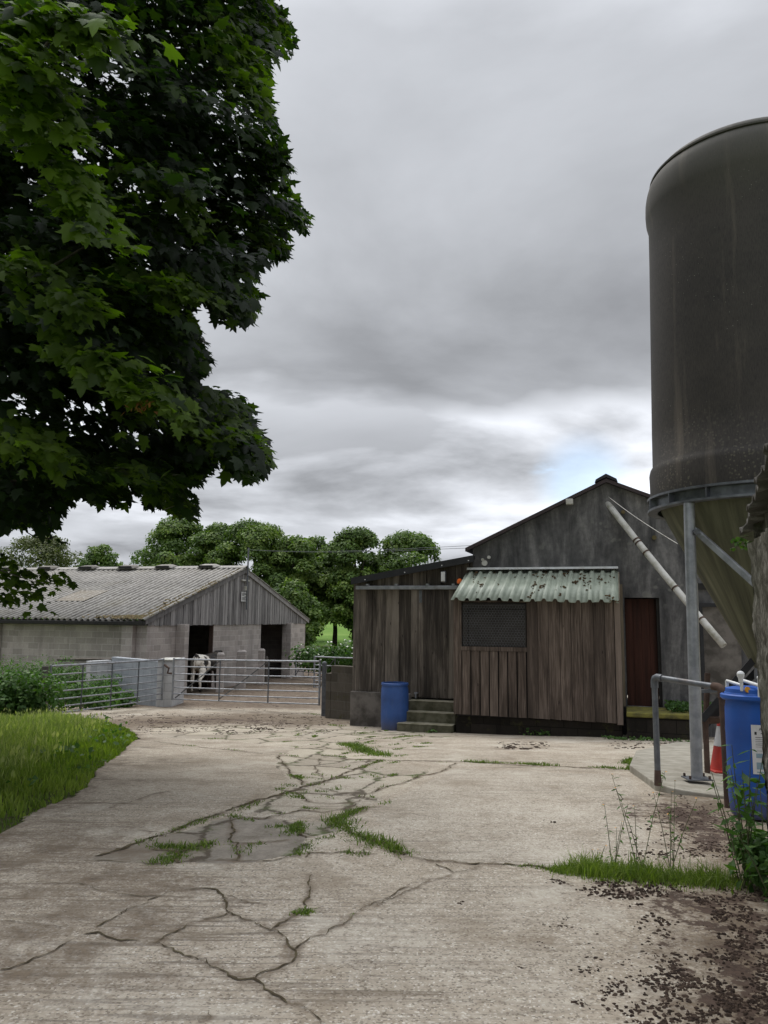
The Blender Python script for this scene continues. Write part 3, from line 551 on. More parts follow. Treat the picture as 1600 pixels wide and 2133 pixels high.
def corrugated(F, tr, zr, te, ze, n0, n1, pitch, amp, seg, sag=.0, laps=()):
    global RIB; RIB = []
    k = int(abs(n1 - n0) / pitch * seg); ns = np.linspace(n0, n1, k + 1); us = [0, .33, .335, .66, .665, 1]; V = []
    for i, n in enumerate(ns):
        ph = n / pitch * 2 * math.pi
        for u in us:
            lift = .016 if u in (.33, .66) else 0
            z = zr + (ze - zr) * u + amp * math.sin(ph) + lift + sag * math.sin(n * .8) * math.sin(n * .31 + u * 2)
            V.append(tuple(F.W(tr + (te - tr) * u, n, z))); RIB.append(.5 + .5 * math.sin(ph))
    m_ = len(us); Fc = [(i * m_ + j, i * m_ + j + 1, (i + 1) * m_ + j + 1, (i + 1) * m_ + j) for i in range(k) for j in range(m_ - 1)]
    return V, Fc
for s in (-1, 1):
    te = 6.95 + s * 7.33; V, Fc = corrugated(FB, 6.95, ZR + .06, te, rz(te) + .06, .14, -LB - .1, .24, .045, 8, .03)
    o = add_np('roof_sheeting', V, np.array(Fc), M['asb'], barn, RIB, smooth=True); so_ = o.modifiers.new('thick', 'SOLIDIFY'); so_.thickness = .012
rc = MB(); rc.prism(FB, [(6.7, ZR + .03), (6.95, ZR + .13), (7.2, ZR + .03), (7.2, ZR + .07), (6.95, ZR + .17), (6.7, ZR + .07)], .15, -LB - .1); rc.build('ridge_cap', M['asb'], barn)
for n in (-1.6, -3.72, -5.6, -7.7, -9.9, -12, -14.1, -16.2, -18.3, -20.4, -22.5, -24.6):
    q = MB(); pr = [(-.55, 0), (-.36, .11), (.36, .11), (.55, 0)]
    for sgn in (-1, 1):
        q.hexa([FB.W(6.95 + sgn * .02, n - .5, ZR + .17), FB.W(6.95 + sgn * .02, n + .5, ZR + .17), FB.W(6.95 + sgn * .42, n + .42, ZR + .06), FB.W(6.95 + sgn * .42, n - .42, ZR + .06),
                FB.W(6.95 + sgn * .02, n - .28, ZR + .25), FB.W(6.95 + sgn * .02, n + .28, ZR + .25), FB.W(6.95 + sgn * .42, n + .30, ZR + .17), FB.W(6.95 + sgn * .42, n - .30, ZR + .17)])
    vo = q.build('ridge_vent', M['asb'], barn); d = MB(); d.fbox(FB, 6.95 - .435, 6.95 - .42, n - .33, n + .33, ZR + .065, ZR + .16); d.build('vent_slot', M['gutter'], vo)  # black plate stands in for the shaded opening under the vent
gt = MB(); gt.fbox(FB, -.42, -.27, -LB, .1, ZE - .24, ZE - .10); gt.fbox(FB, -.26, -.05, -LB, -.0, ZE - .23, ZE - .12); gt.build('gutter', M['gutter'], barn, .02)
pa = MB(); pc = []
for u0, u1, n0, n1 in ((.52, .72, -5.2, -3.9),):
    for (u, n) in ((u0, n0), (u0, n1), (u1, n1), (u1, n0)): pc.append(tuple(FB.W(6.95 - 7.33 * u, n, ZR + .12 - SL * 7.33 * u)))
pa.slab(pc, 0, .012); pa.build('roof_patch', M['asb2'], barn)
def lumps(pts, r0, r1, flat=.5, seg=7, seed=0):
    r = np.random.default_rng(seed); V = []; F = []; rn = []
    for p in pts:
        rad = r.uniform(r0, r1); b = len(V); a0 = r.uniform(0, 6); rd = rad * r.uniform(.4, 1.5, seg)
        for j in range(seg):
            a = a0 + j * 2 * math.pi / seg; V.append((p[0] + rd[j] * math.cos(a), p[1] + rd[j] * math.sin(a), p[2] - .004))
        rd2 = rd * r.uniform(.4, .8, seg)
        for j in range(seg):
            a = a0 + (j + .3) * 2 * math.pi / seg; V.append((p[0] + rd2[j] * math.cos(a), p[1] + rd2[j] * math.sin(a), p[2] + rad * flat * r.uniform(.5, 1)))
        V.append((p[0], p[1], p[2] + rad * flat * .8)); rn += [r.random()] * (2 * seg + 1)
        for j in range(seg):
            k = (j + 1) % seg; F += [(b + j, b + k, b + seg + k), (b + j, b + seg + k, b + seg + j), (b + seg + j, b + seg + k, b + 2 * seg)]
    return V, np.array(F), rn
mp_ = []
for i in range(420):
    u = random.random() ** .7; n = .1 - abs(random.gauss(0, .10 + .12 * (u > .55))); te = 6.95 - 7.3 * u; mp_.append(tuple(FB.W(te, n, ZR + .085 - SL * 7.3 * u)))
for i in range(260):
    n = -random.expovariate(1.6); u = random.uniform(.95, 1.0); mp_.append(tuple(FB.W(6.95 - 7.3 * u, n, ZR + .09 - SL * 7.3 * u)))
V, Fl, rn = lumps(mp_, .03, .08, .5, 6, 4); o = add_np('roof_moss', V, Fl, M['mossg'], barn, rn); tag(o, kind='stuff')
# mast on the gable, its bracket and insulator
mp2 = FB.W(6.95, .2, 0)
ms = MB(); zt = P(515, 1141, mp2.y).z; ms.tube([FB.W(6.98, .17, 1.75), FB.W(6.98, .17, 2.9), FB.W(7.0, .17, zt)], .035, 8); mast = ms.build('mast', M['galv_dark'], barn)
mb = MB(); mb.fbox(FB, 6.6, 7.3, .07, .13, 2.95, 3.01); mb.tube([FB.W(6.75, .2, 2.55), FB.W(6.75, .2, 2.72)], .07, 8); mb.build('bracket', M['pvc'], mast)
# notice
sp_ = FB.at(510, 1243, .12); t0, z0 = sp_
sg = thing('notice', 'small white printed notice on the boarded barn gable below the mast', 'sign', tuple(FB.W(t0, .08, z0 - .2)), FB.rot)
q = MB(); q.fbox(FB, t0 - .26, t0 + .26, .075, .095, z0 - .2, z0 + .2); q.build('board', M['sign'], sg)
q = MB()
for i, (a, b) in enumerate(((-.2, .1), (-.2, .18), (-.2, -.02), (.04, .2), (-.2, .16), (-.2, .05), (-.2, .2))): q.fbox(FB, t0 + a, t0 + b, .096, .099, z0 + .13 - i * .045, z0 + .15 - i * .045)
q.build('lettering', M['ink'], sg)
# stub posts before the gable wall
def stub(px0, px1, top, lab, n, mat):
    ta, zt = FB.at(px0, top, n); tb, _ = FB.at(px1, top, n); g = gzf(*FB.W((ta + tb) / 2, n, 0)[:2]); W_ = (px1 - px0) / FPX * 28.5 * .5
    c = FB.W((ta + tb) / 2, n, g); o = thing('concrete_post', lab, 'post', tuple(c), FB.rot, 'concrete posts before the barn gable')
    q = MB(); q.box(c.x - W_, c.x + W_, c.y - W_, c.y + W_, g - .1, zt - .05); q.build('shaft', mat, o, .025)
    q = MB(); q.hexa([(c.x - W_, c.y - W_, zt - .05), (c.x + W_, c.y - W_, zt - .05), (c.x + W_, c.y + W_, zt - .05), (c.x - W_, c.y + W_, zt - .05)] + [(c.x - W_ * .6, c.y - W_ * .6, zt + .03), (c.x + W_ * .6, c.y - W_ * .6, zt), (c.x + W_ * .6, c.y + W_ * .6, zt + .02), (c.x - W_ * .6, c.y + W_ * .6, zt + .01)]); q.build('broken_top', mat, o)
stub(453, 468, 1361, 'white crusted concrete post beside the doorway with the cow', .95, M['block'])
stub(494, 514, 1356, 'thick middle concrete post with a dark stained side', .75, M['block'])
stub(538, 553, 1353, 'tall concrete post just left of the empty barn doorway', .7, M['block'])
stub(553, 559, 1368, 'thin short post touching the tall one left of the empty doorway', .8, M['plinth'])

# ================================================================ COW
def skin_body(name, verts, edges, mat, parent, lev=2, smooth=True):
    me = bpy.data.meshes.new(name); me.from_pydata([v[0] for v in verts], edges, []); me.update(); o = bpy.data.objects.new(name, me); col.objects.link(o)
    s = o.modifiers.new('skin', 'SKIN'); s.use_smooth_shade = True
    if not me.skin_vertices: me.skin_vertices.new()
    for i, v in enumerate(verts):
        r = v[1]; me.skin_vertices[0].data[i].radius = r if isinstance(r, tuple) else (r, r)
    me.skin_vertices[0].data[0].use_root = True
    sb = o.modifiers.new('sub', 'SUBSURF'); sb.levels = lev; sb.render_levels = lev
    me.materials.append(mat)
    if parent is not None: o.parent = parent; ROOT[o] = ROOT[parent]
    return o
def m_cow(name, black=.0, pts=()):
    t = MT(name, .7, .25); v = t.vor(t.OB, 1.9, out='Color'); n = t.nz(t.OB, 2.6, 3, .5)
    dirt = t.nz(t.OB, 7, 4)
    c = t.mix(t.mr(n, .545, .565), (.80, .75, .66), (.012, .011, .012))
    sp = t.N.new('ShaderNodeSeparateXYZ'); t.L.new(t.OB, sp.inputs[0])
    f = t.mr(t.math('ADD', sp.outputs[0], t.math('MULTIPLY', n, .5)), .80, .84); c = t.mix(f, c, (.014, .013, .014))
    for i, (x, y, z, r) in enumerate(pts):
        d = t.N.new('ShaderNodeVectorMath'); d.operation = 'DISTANCE'; t.L.new(t.OB, d.inputs[0]); d.inputs[1].default_value = (x, y, z)
        c = t.mix(t.mr(t.math('ADD', d.outputs['Value'], t.math('MULTIPLY', n, .15)), r + .09, r + .07), c, (.014, .013, .014))
    if black: c = (.02, .02, .022)
    else: c = t.mix(t.mr(dirt, .45, .7, 0, .5), c, (.16, .12, .08)); 
    t.col(c); return t.m
def cow(label, loc, ang, mat, sc=1.0):
    # local frame: head towards +x, rump at x = 0
    root = thing('cow', label, 'cow', loc, ang)
    v = []; e = []
    def a(p, r, par=None):
        v.append((tuple(c * sc for c in p), tuple(c * sc for c in r) if isinstance(r, tuple) else r * sc)); i = len(v) - 1
        if par is not None: e.append((par, i))
        return i
    p0 = a((.42, 0, 1.02), (.30, .30)); p1 = a((.16, 0, 1.08), (.25, .27), p0); p1b = a((.02, 0, 1.14), (.12, .17), p1)
    b1 = a((.75, 0, .98), (.34, .33), p0); b2 = a((1.12, 0, .97), (.35, .35), b1); b3 = a((1.5, 0, .99), (.27, .34), b2)
    n1 = a((1.78, 0, 1.14), (.15, .21), b3); n2 = a((2.02, 0, 1.24), (.12, .16), n1); h1 = a((2.2, .03, 1.26), (.13, .13), n2); h2 = a((2.42, .04, 1.08), (.085, .09), h1); a((2.52, .05, .99), (.07, .07), h2)
    for s in (-1, 1):
        a((2.16, s * .13, 1.36), (.03, .03), h1)
        st = .0 if s > 0 else -.16
        q = a((.26 + st * .3, s * .17, .84), (.17, .13), p0); q = a((.34 + st, s * .20, .66), (.12, .085), q); q = a((.14 + st, s * .19, .47), (.062, .05), q)   # hock points back
        q = a((.17 + st, s * .19, .26), (.042, .038), q); q = a((.19 + st, s * .19, .10), (.05, .045), q); a((.24 + st, s * .20, .035), (.06, .052), q)
        q = a((1.5, s * .16, .74), (.13, .10), b3); q = a((1.48, s * .17, .48), (.062, .055), q); q = a((1.5, s * .17, .22), (.042, .04), q); a((1.54, s * .17, .04), (.055, .05), q)
    body = skin_body('body', v, e, mat, root)
    # tail hangs from the rump, switch at the end
    tl = bpy.data.objects.new('tail', bpy.data.meshes.new('tail'))
    q = MB(); pts = [(.05, 0, 1.32), (-.04, 0, 1.27), (-.08, .01, 1.05), (-.08, .02, .80), (-.07, .02, .6), (-.07, .03, .5), (-.07, .03, .38)]
    Mi = ROOT[root].inverted(); q.tube([Mi @ Vector([c * sc for c in p]) for p in pts], [c * sc for c in (.035, .028, .02, .017, .02, .035, .012)], 8); bpy.data.objects.remove(tl)
    q.build('tail', mat, root)
    q = MB(); q.lathe([(.04, -.16), (.10, -.12), (.13, -.02), (.12, .1), (.05, .16)], Mi @ Vector((.48 * sc, 0, .68 * sc)), 12); q.build('udder', M['pink'], root)
    return root
M['pink'] = m_plain('udder_skin', (.34, .24, .20), (.25, .17, .13), .7)
M['cow'] = m_cow('holstein_hide', 0, ((.30, -.30, 1.10, .12), (.75, -.34, .95, .05), (1.02, -.3, 1.25, .30), (.62, -.3, .8, .035)))
M['cow_black'] = m_cow('black_hide', 1)
cp = FB.W(2.55, .42, 0); cow('black and white dairy cow seen from behind, standing half inside the barn doorway', (cp.x, cp.y, gzf(cp.x, cp.y) + .01), math.atan2(.985, .17), M['cow'], 1.05)
cp = FB.W(3.9, -1.2, 0); cow('dark cow barely seen in the gloom behind the black and white cow', (cp.x, cp.y, gzf(cp.x, cp.y) + .01), math.atan2(.95, -.3), M['cow_black'], 1.03)

# ================================================================ FARM WALLS AND GATES
def thing_at(name, label, cat, x, y, rot=0, group=None): return thing(name, label, cat, (x, y, gzf(x, y)), rot, group)
def wall_between(a, b, th, ztop, mat, name, label, parent=None, part='blockwork', cap=None):
    a = Vector(a[:2]); b = Vector(b[:2]); d = (b - a).normalized(); n = Vector((d.y, -d.x)); Fm = Frame(a, d, n); L_ = (b - a).length
    o = thing_at(name, label, 'wall', a.x, a.y, Fm.rot); q = MB(); g = min(gzf(a.x, a.y), gzf(b.x, b.y)) - .15
    q.fbox(Fm, 0, L_, -th, 0, g, ztop); q.build(part, mat, o, .012)
    if cap: q = MB(); q.fbox(Fm, -.02, L_ + .02, -th - .03, .03, ztop + .001, ztop + .07); q.build('coping', cap, o, .015)
    return o, Fm, L_
pa_ = P(362, 1378, 22.5); zt = pa_.z; pl_ = P(232, 1378, 24.6)
w1, Fw1, L1 = wall_between(pl_, (pa_.x - .44, pa_.y + .12), .22, zt, M['white_block_g'], 'whitewashed_wall', 'low whitewashed block wall behind the left gate, grey blue face and muddy foot')
pr = P(386, 1378, 24.3)
q = MB(); dd_ = Vector((pr.x - pa_.x, pr.y - pa_.y)).normalized(); F4 = Frame((pa_.x, pa_.y), dd_, (dd_.y, -dd_.x)); F4L = Frame((pa_.x, pa_.y), (-dd_.y, dd_.x), (-dd_.x, -dd_.y))
gp = thing_at('gate_pier', 'white painted block pier with brown muddy foot between the two yard gates', 'pier', pa_.x, pa_.y, F4.rot)
g = gzf(pa_.x, pa_.y) - .1
q.fbox(F4, 0, (Vector((pr.x, pr.y)) - Vector((pa_.x, pa_.y))).length, -.44, 0, g, zt + .02); q.build('blockwork', M['white_block'], gp, .012)
q = MB(); q.fbox(F4, -.03, 1.2, -.46, .02, zt + .022, zt + .05); q.build('coping', M['pvc'], gp)
lw_a = P(120, 1376, 25.2); lw_b = P(305, 1372, 25.6)
wall_between(lw_a, lw_b, .2, lw_a.z, M['block'], 'low_block_wall', 'low weathered block wall with pale coping along the foot of the barn', cap=M['asb2'])
pw = P(190, 1378, 23.6); q_, _, _ = wall_between(pw, P(232, 1378, 24.3), .2, pw.z + .01, M['white_block'], 'white_panel_wall', 'short bright white painted block wall seen through the bars of the left gate')
# right of the yard gate
a = P(690, 1386, 19.2); b = P(752, 1386, 18.6); wall_between(a, b, .22, a.z, M['block_dark'], 'stained_block_wall', 'dark mossy block wall between the yard gate and the timber building', cap=None)
a2 = P(679, 1402, 19.3); wall_between(a2, (a.x - .004, a.y), .2, a2.z, M['block_dark'], 'wall_stub', 'lower broken step of mossy blockwork next to the gate post')
def gate(label, A3, B3, zA, zB, H, bars, group, mat=None, brace=True, posts2=2, latch=None, r=.019, name='field_gate'):
    """A3 hinge side and B3 latch side ground points, bottom heights zA and zB"""
    A_ = Vector((A3[0], A3[1])); B_ = Vector((B3[0], B3[1])); rot = math.atan2((B_ - A_).y, (B_ - A_).x); mat = mat or M['galv']
    o = thing(name, label, 'gate', (A_.x, A_.y, zA - .1), rot, group)
    def pt(u, h): p = A_.lerp(B_, u); return Vector((p.x, p.y, zA + (zB - zA) * u + h))
    hs = [0] + [H * ((i) / (bars - 1)) ** 1.12 for i in range(1, bars)]
    for i, h in enumerate(hs):
        q = MB(); rr_ = r * (1.25 if i == bars - 1 else .85); q.tube([pt(0, h), pt(.25, h - .004), pt(.5, h - .007), pt(.75, h - .004), pt(1, h)], rr_, 8); q.build('rail', mat, o)
    for u in (0, 1):
        q = MB(); q.tube([pt(u, -.03), pt(u, H + .03)], r * 1.5, 8); q.build('end_post', mat, o)
    for u in [(k + 1) / (posts2 + 1) for k in range(posts2)]:
        q = MB(); q.bar(pt(u, 0) + Vector((0, -.02, 0)), pt(u, H) + Vector((0, -.02, 0)), .035, .008, Vector((0, 1, 0))); q.build('upright', M['galv_dark'], o)
    if brace:
        for u0, u1 in ((0.02, .33), (.33, .66)) if brace == 2 else ((0, .5),):
            q = MB(); q.bar(pt(u0, .03) + Vector((0, .024, 0)), pt(u1, H - .02) + Vector((0, .024, 0)), .03, .008, Vector((0, 1, 0))); q.build('brace', M['galv_dark'], o)
    return o
gl1 = P(100, 1488, 18.4); gl2 = P(337, 1456, 22.4)
ztl = P(100, 1391, 18.4).z
gate('galvanised seven bar gate on the left, half hidden by a bush', gl1, gl2, gl1.z, gl2.z, 1.08, 7, 'galvanised yard gates', brace=False, posts2=3)
gr1 = P(359, 1456, 22.2); gr2 = P(665, 1467, 20.7)
o = gate('long galvanised seven bar gate closed in front of the cow', gr1, gr2, gr1.z, gr2.z, 1.08, 7, 'galvanised yard gates', brace=2, posts2=2)
q = MB(); q.tube([P(343, 1385, 22.3), P(352, 1392, 22.2), P(349, 1402, 22.2), P(358, 1403, 22.2)], .03, 6); q.build('chain_latch', M['rust'], o)
def post(px, top, base, Y, r, label, mat, name='gate_post', sq=False):
    a = P(px, base, Y); b = P(px, top, Y); o = thing_at(name, label, 'post', a.x, a.y); q = MB(); g = gzf(a.x, a.y) - .1
    if sq: q.box(a.x - r, a.x + r, a.y - r, a.y + r, g, b.z)
    else: q.tube([(a.x, a.y, g), (a.x, a.y, b.z)], r, 12)
    q.build('shaft', mat, o, .01 if sq else 0)
    q = MB(); q.lathe([(r * .98, 0), (r * .8, .02), (.01, .028)], (a.x, a.y, b.z + .001), 12); q.build('cap', mat, o); return o
post(88, 1389, 1490, 18.3, .075, 'round wooden gate post inside the bush at the near end of the left gate', M['plinth'])
post(674, 1380, 1490, 19.9, .055, 'square steel gate post beside the dark block wall', M['galv_dark'], sq=True)
# far gates beyond the barn
fa = P(612, 1392, 38); fb = P(680, 1398, 33)
def gate_y(A3, B3, H, label, bars=5): return gate(label, A3, B3, gzf(A3.x, A3.y) + .15, gzf(B3.x, B3.y) + .15, H, bars, 'far yard gates', brace=1, posts2=1, r=.022)
gate_y(P(616, 1392, 37.5), P(672, 1398, 35.5), 1.15, 'distant galvanised gate next to the corner of the barn')
gate_y(P(655, 1392, 31), P(742, 1398, 30), 1.15, 'distant galvanised gate in front of the white flowering bush')
# post and rail fence beyond the yard
ff = thing_at('timber_fence', 'mossy post and rail timber fence at the edge of the field below the trees', 'fence', -5.0, 46)
for k, x in enumerate(np.arange(-9, 3, 2.0)):
    q = MB(); g = gzf(x, 46); q.box(x - .07, x + .07, 45.95, 46.09, g - .1, g + 1.25); q.build('fence_post', M['wood_pale'], ff)
for z in (.45, .8, 1.15):
    q = MB(); g = gzf(0, 46); q.box(-9, 3, 45.90, 45.948, g + z - .07, g + z + .07); q.build('fence_rail', M['wood_pale'], ff)

# ================================================================ MAIN BUILDING
M['verge'] = m_plain('dark_purple_trim', (.03, .022, .024), (.05, .035, .035), .7)
F1 = Frame((-.63, 17.2), (.956, -.292), (-.292, -.956)); LD = 14.0
tA, zA_ = F1.at(1263, 1006); tE, zE_ = F1.at(985, 1143); zFloor = -.16
slope = (zA_ - zE_) / (tA - tE); tR = 9.6; zR_ = zA_ - (tR - tA) * slope * .9
td0, _ = F1.at(1302, 1300); td1, zdt = F1.at(1373, 1245)
ma = thing('rendered_building', 'tall dark rendered farm building with plain gable and rusty door', 'building', tuple(F1.W(tA, 0, -.75)), F1.rot)
q = MB(); q.fbox(F1, tE, td0, -.25, 0, -1.2, zdt); q.fbox(F1, td1, tR, -.25, 0, -1.2, zdt)
q.prism(F1, [(tE, zdt), (tR, zdt), (tR, zR_), (tA, zA_), (tE, zE_)], -.25, 0)
q.fbox(F1, td0, td1, -.25, 0, -1.2, zFloor - .001)
q.fbox(F1, tE, tE + .22, -LD, -.25, -1.2, zE_); q.fbox(F1, tR - .22, tR, -LD, -.25, -1.2, zR_); q.prism(F1, [(tE, -1.2), (tR, -1.2), (tR, zR_), (tA, zA_), (tE, zE_)], -LD - .2, -LD)
q.build('rendered_wall', M['render'], ma)
for (ta, za, tb, zb) in ((tE - .14, zE_ - .14 * slope, tA, zA_), (tA, zA_, tR + .1, zR_ - .1 * slope * .9)):
    q = MB(); q.prism(F1, [(ta, za + .005), (tb, zb + .005), (tb, zb + .07), (ta, za + .07)], -LD - .2, .10); q.build('roof', M['black'], ma)
    q = MB(); q.prism(F1, [(ta, za - .0), (tb, zb - .0), (tb, zb + .075), (ta, za + .075)], .101, .115); q.build('verge_trim', M['verge'], ma)
q = MB(); q.prism(F1, [(tA - .22, zA_ + .0), (tA, zA_ + .10), (tA + .22, zA_ + .0), (tA + .2, zA_ + .06), (tA, zA_ + .17), (tA - .2, zA_ + .06)], -LD, .13); q.build('ridge_cap', M['black'], ma)
d_ = MB(); tt = td0 + .01
while tt < td1 - .05:
    d_.fbox(F1, tt, min(tt + .145, td1 - .06), -.16, -.12, zFloor, zdt - .02); tt += .15
t_ = MT('rusty_door', .8, .2); n_ = t_.nz(t_.mp(t_.UV, (9, .5, 1)), 1, 5, .6); sx = t_.N.new('ShaderNodeSeparateXYZ'); t_.L.new(t_.UV, sx.inputs[0])
c_ = t_.ramp(n_, [(.3, (.016, .008, .006)), (.55, (.048, .019, .013)), (.75, (.085, .036, .026))]); t_.col(c_); M['door'] = t_.m
d_.fbox(F1, td0 + .01, td1 - .06, -.2, -.165, zFloor, zdt - .02)  # backing board added behind the door to block light through its gaps
do = d_.build('door', M['door'], ma); q = MB(); q.fbox(F1, td1 - .055, td1 - .001, -.2, -.05, zFloor, zdt - .001); q.build('door_gap_shade', M['gutter'], do)  # black strip stands in for the shaded gap beside the door
# sliding hatch further along
h0, hz1 = F1.at(1462, 1262); h1, hz0 = F1.at(1548, 1448)
q = MB(); q.fbox(F1, h0, h1, .002, .03, hz0, hz1); ht = q.build('hatch', M['plinth'], ma)
q = MB(); q.fbox(F1, h0 - .06, h1, .031, .08, hz1 - .02, hz1 + .05); q.fbox(F1, h0 - .06, h0, .031, .08, hz0, hz1 - .02); q.build('hatch_frame', M['black'], ht)
a0, z1 = F1.at(1452, 1215); a1, z0 = F1.at(1474, 1228); q = MB(); q.fbox(F1, a0, a1, .002, .03, z0, z1); q.build('wall_vent', M['gutter'], ma)
# old lichen blotches, camera box, sleeves
tc_, zc_ = F1.at(1187, 1047); q = MB(); q.fbox(F1, tc_ - .07, tc_ + .07, .002, .14, zc_ - .05, zc_ + .06); q.build('camera_box', M['pvc'], ma, .01)
for px, py, r in ((1298, 1067, .04), (1363, 1120, .045), (1010, 1173, .06), (1019, 1161, .035), (1006, 1166, .03)):
    a_, z_ = F1.at(px, py); q = MB(); q.tube([F1.W(a_, -.01, z_), F1.W(a_, .05, z_)], r, 10); q.build('wall_sleeve', M['pvc'] if px < 1100 else M['mossg'], ma)
# long white tube leaning out of the gable
pt0, pz0 = F1.at(1265, 1047); s0 = F1.W(pt0, -.05, pz0); s1 = P(1508, 1345, 13.7); kn = [0, .28, .37, .62, .83, 1]
tb = MB(); sag = lambda u: Vector((0, 0, -.04 * math.sin(math.pi * u))); tb.tube([s0.lerp(s1, u) + sag(u) for u in np.linspace(0, 1, 13)], .062, 12, cap=False); pipe = tb.build('feed_pipe', M['pvc'], ma)
sm_ = pipe.modifiers.new('wall', 'SOLIDIFY'); sm_.thickness = .008
dirn = (s1 - s0).normalized()
for u in kn[1:5] + [.30]:
    c = s0.lerp(s1, u) + sag(u); q = MB(); q.tube([c - dirn * .014, c + dirn * .014], .072, 12); q.build('pipe_clip', M['rust'], pipe)
c = s1 - dirn * .15; q = MB(); q.tube([c, c + dirn * .03], .05, 12); q.build('pipe_mouth', M['gutter'], pipe)
ca, cz = F1.at(1268, 1036); q = MB(); e0 = F1.W(ca, .06, cz); e1 = P(1412, 1133, 10.2); q.tube([e0.lerp(e1, u) + Vector((0, 0, -.03 * math.sin(math.pi * u))) for u in np.linspace(0, 1, 9)], .0045, 5)
tag(q.build('stay_wire', M['pvc']), 'thin stay wire running from the gable to the hopper of the silo', 'wire')

# ---- timber lean-to
tl1 = tE + .0; fzl = F1.at(737, 1211)[1]; fzr = F1.at(990, 1164)[1]; tfl = F1.at(737, 1211)[0]; tfr = F1.at(990, 1164)[0]
lt_ = thing('timber_lean_to', 'dark weathered timber clad lean-to with sliding door and black sloping fascia', 'building', tuple(F1.W(0, 0, -.75)), F1.rot)
fz = lambda t: fzl + (fzr - fzl) * (t - tfl) / (tfr - tfl)
zr_t, zr_ = F1.at(850, 1224, .0)
pz = F1.at(765, 1440)[1]; tdl = F1.at(856, 1400, .1)[0]
q = MB(); t = 0.0
while t < tl1 + .0:
    wd = random.uniform(.135, .165); e = min(tl1, t + wd - .006); big = random.random() < .5; q.prism(F1, [(t, pz if t < tdl - .3 else zFloor), (e, pz if t < tdl - .3 else zFloor), (e, fz(e) - .03), (t, fz(t) - .03)], .0, .03 + (.02 if int(t / .15) % 2 else 0)); t += wd
q.build('cladding', M['wood_lean'], lt_)
q = MB(); q.prism(F1, [(.05, -1.0), (tl1 - .002, -1.0), (tl1 - .002, fz(tl1) - .05), (.05, fz(.05) - .05)], -.12, -.002); q.fbox(F1, .02, .14, -LD, -.12, -1.0, fz(0) - .08); q.build('inner_wall', M['inner'], lt_)
q = MB(); q.fbox(F1, -.02, tdl + .02, .001, .11, -1.1, pz - .002); q.fbox(F1, -.02, .10, -LD, 0, -1.1, pz - .002); q.build('plinth', M['plinth'], lt_, .012)
q = MB(); q.prism(F1, [(tfl, fzl - .075), (tfr, fzr - .075), (tfr, fzr + .065), (tfl, fzl + .065)], .16, .19); q.prism(F1, [(tfl, fzl + .0), (tfr, fzr + .0), (tfr, fzr + .05), (tfl, fzl + .05)], -LD, .158); q.build('fascia', M['black'], lt_)
for u in (.12, .45, .75, .96):
    a_ = tfl + (tfr - tfl) * u; q = MB(); q.tube([F1.W(a_, .19, fz(a_) - .03), F1.W(a_, .2, fz(a_) - .03)], .013, 8); q.build('fixing', M['sign'], lt_)
rl = MB(); tr0 = F1.at(742, 1224, .12)[0]; tr1 = F1.at(962, 1224, .12)[0]; rl.fbox(F1, tr0, tr1, .09, .16, zr_ - .045, zr_ + .035); rail = rl.build('door_rail', M['galv'], lt_, .01)
for px in (766, 826, 891, 945):
    a_ = F1.at(px, 1220, .12)[0]; q = MB(); q.fbox(F1, a_ - .03, a_ + .03, .08, .165, zr_ + .036, zr_ + .075); q.build('rail_bracket', M['galv'], rail)
dr = MB(); t = tdl
while t < tl1 + .0:
    wd = .135; e = min(tl1 - .01, t + wd - .004); dr.fbox(F1, t, e, .075, .105 + random.uniform(0, .004), zFloor + .02, zr_ - .05); t += wd
sd_ = dr.build('sliding_door', M['wood_lean'], lt_); a_ = F1.at(876, 1240, .12)[0]; q = MB(); q.fbox(F1, a_ - .03, a_ + .03, .107, .116, zr_ - .32, zr_ - .06); q.build('hanger', M['galv_dark'], sd_)
q = MB(); a_ = F1.at(867, 1446, .15)[0]; q.fbox(F1, a_ - .012, a_ + .012, .11, .2, zFloor - .0, zFloor + .09); q.fbox(F1, a_ - .035, a_ + .035, .11, .2, zFloor + .09, zFloor + .12); q.build('door_guide', M['galv'], sd_)
fl = F1.at(922, 1201, .2); q = MB(); q.fbox(F1, fl[0] - .055, fl[0] + .055, .07, .15, fl[1] - .12, fl[1] + .12)
lmp = thing('bulkhead_light', 'grey oblong bulkhead light high on the timber wall under the black fascia', 'light', tuple(F1.W(fl[0], .06, fl[1] - .12)), F1.rot); q.build('housing', M['galv_dark'], lmp, .02)
q = MB(); q.fbox(F1, fl[0] - .042, fl[0] + .042, .151, .175, fl[1] - .10, fl[1] + .10); q.build('diffuser', M['sign'], lmp, .01)
fl = F1.at(957, 1211, .25); bc = thing('beacon', 'small orange warning beacon beside the green shed roof', 'light', tuple(F1.W(fl[0], .2, fl[1] - .06)), F1.rot)
q = MB(); q.lathe([(.02, -.05), (.055, -.04), (.06, .0), (.045, .04), (.015, .055)], F1.W(fl[0], .22, fl[1]), 14); q.build('lens', M['orange'], bc)
q = MB(); q.fbox(F1, fl[0] - .05, fl[0] + .05, .06, .16, fl[1] - .03, fl[1] + .03); q.build('base', M['black'], bc)

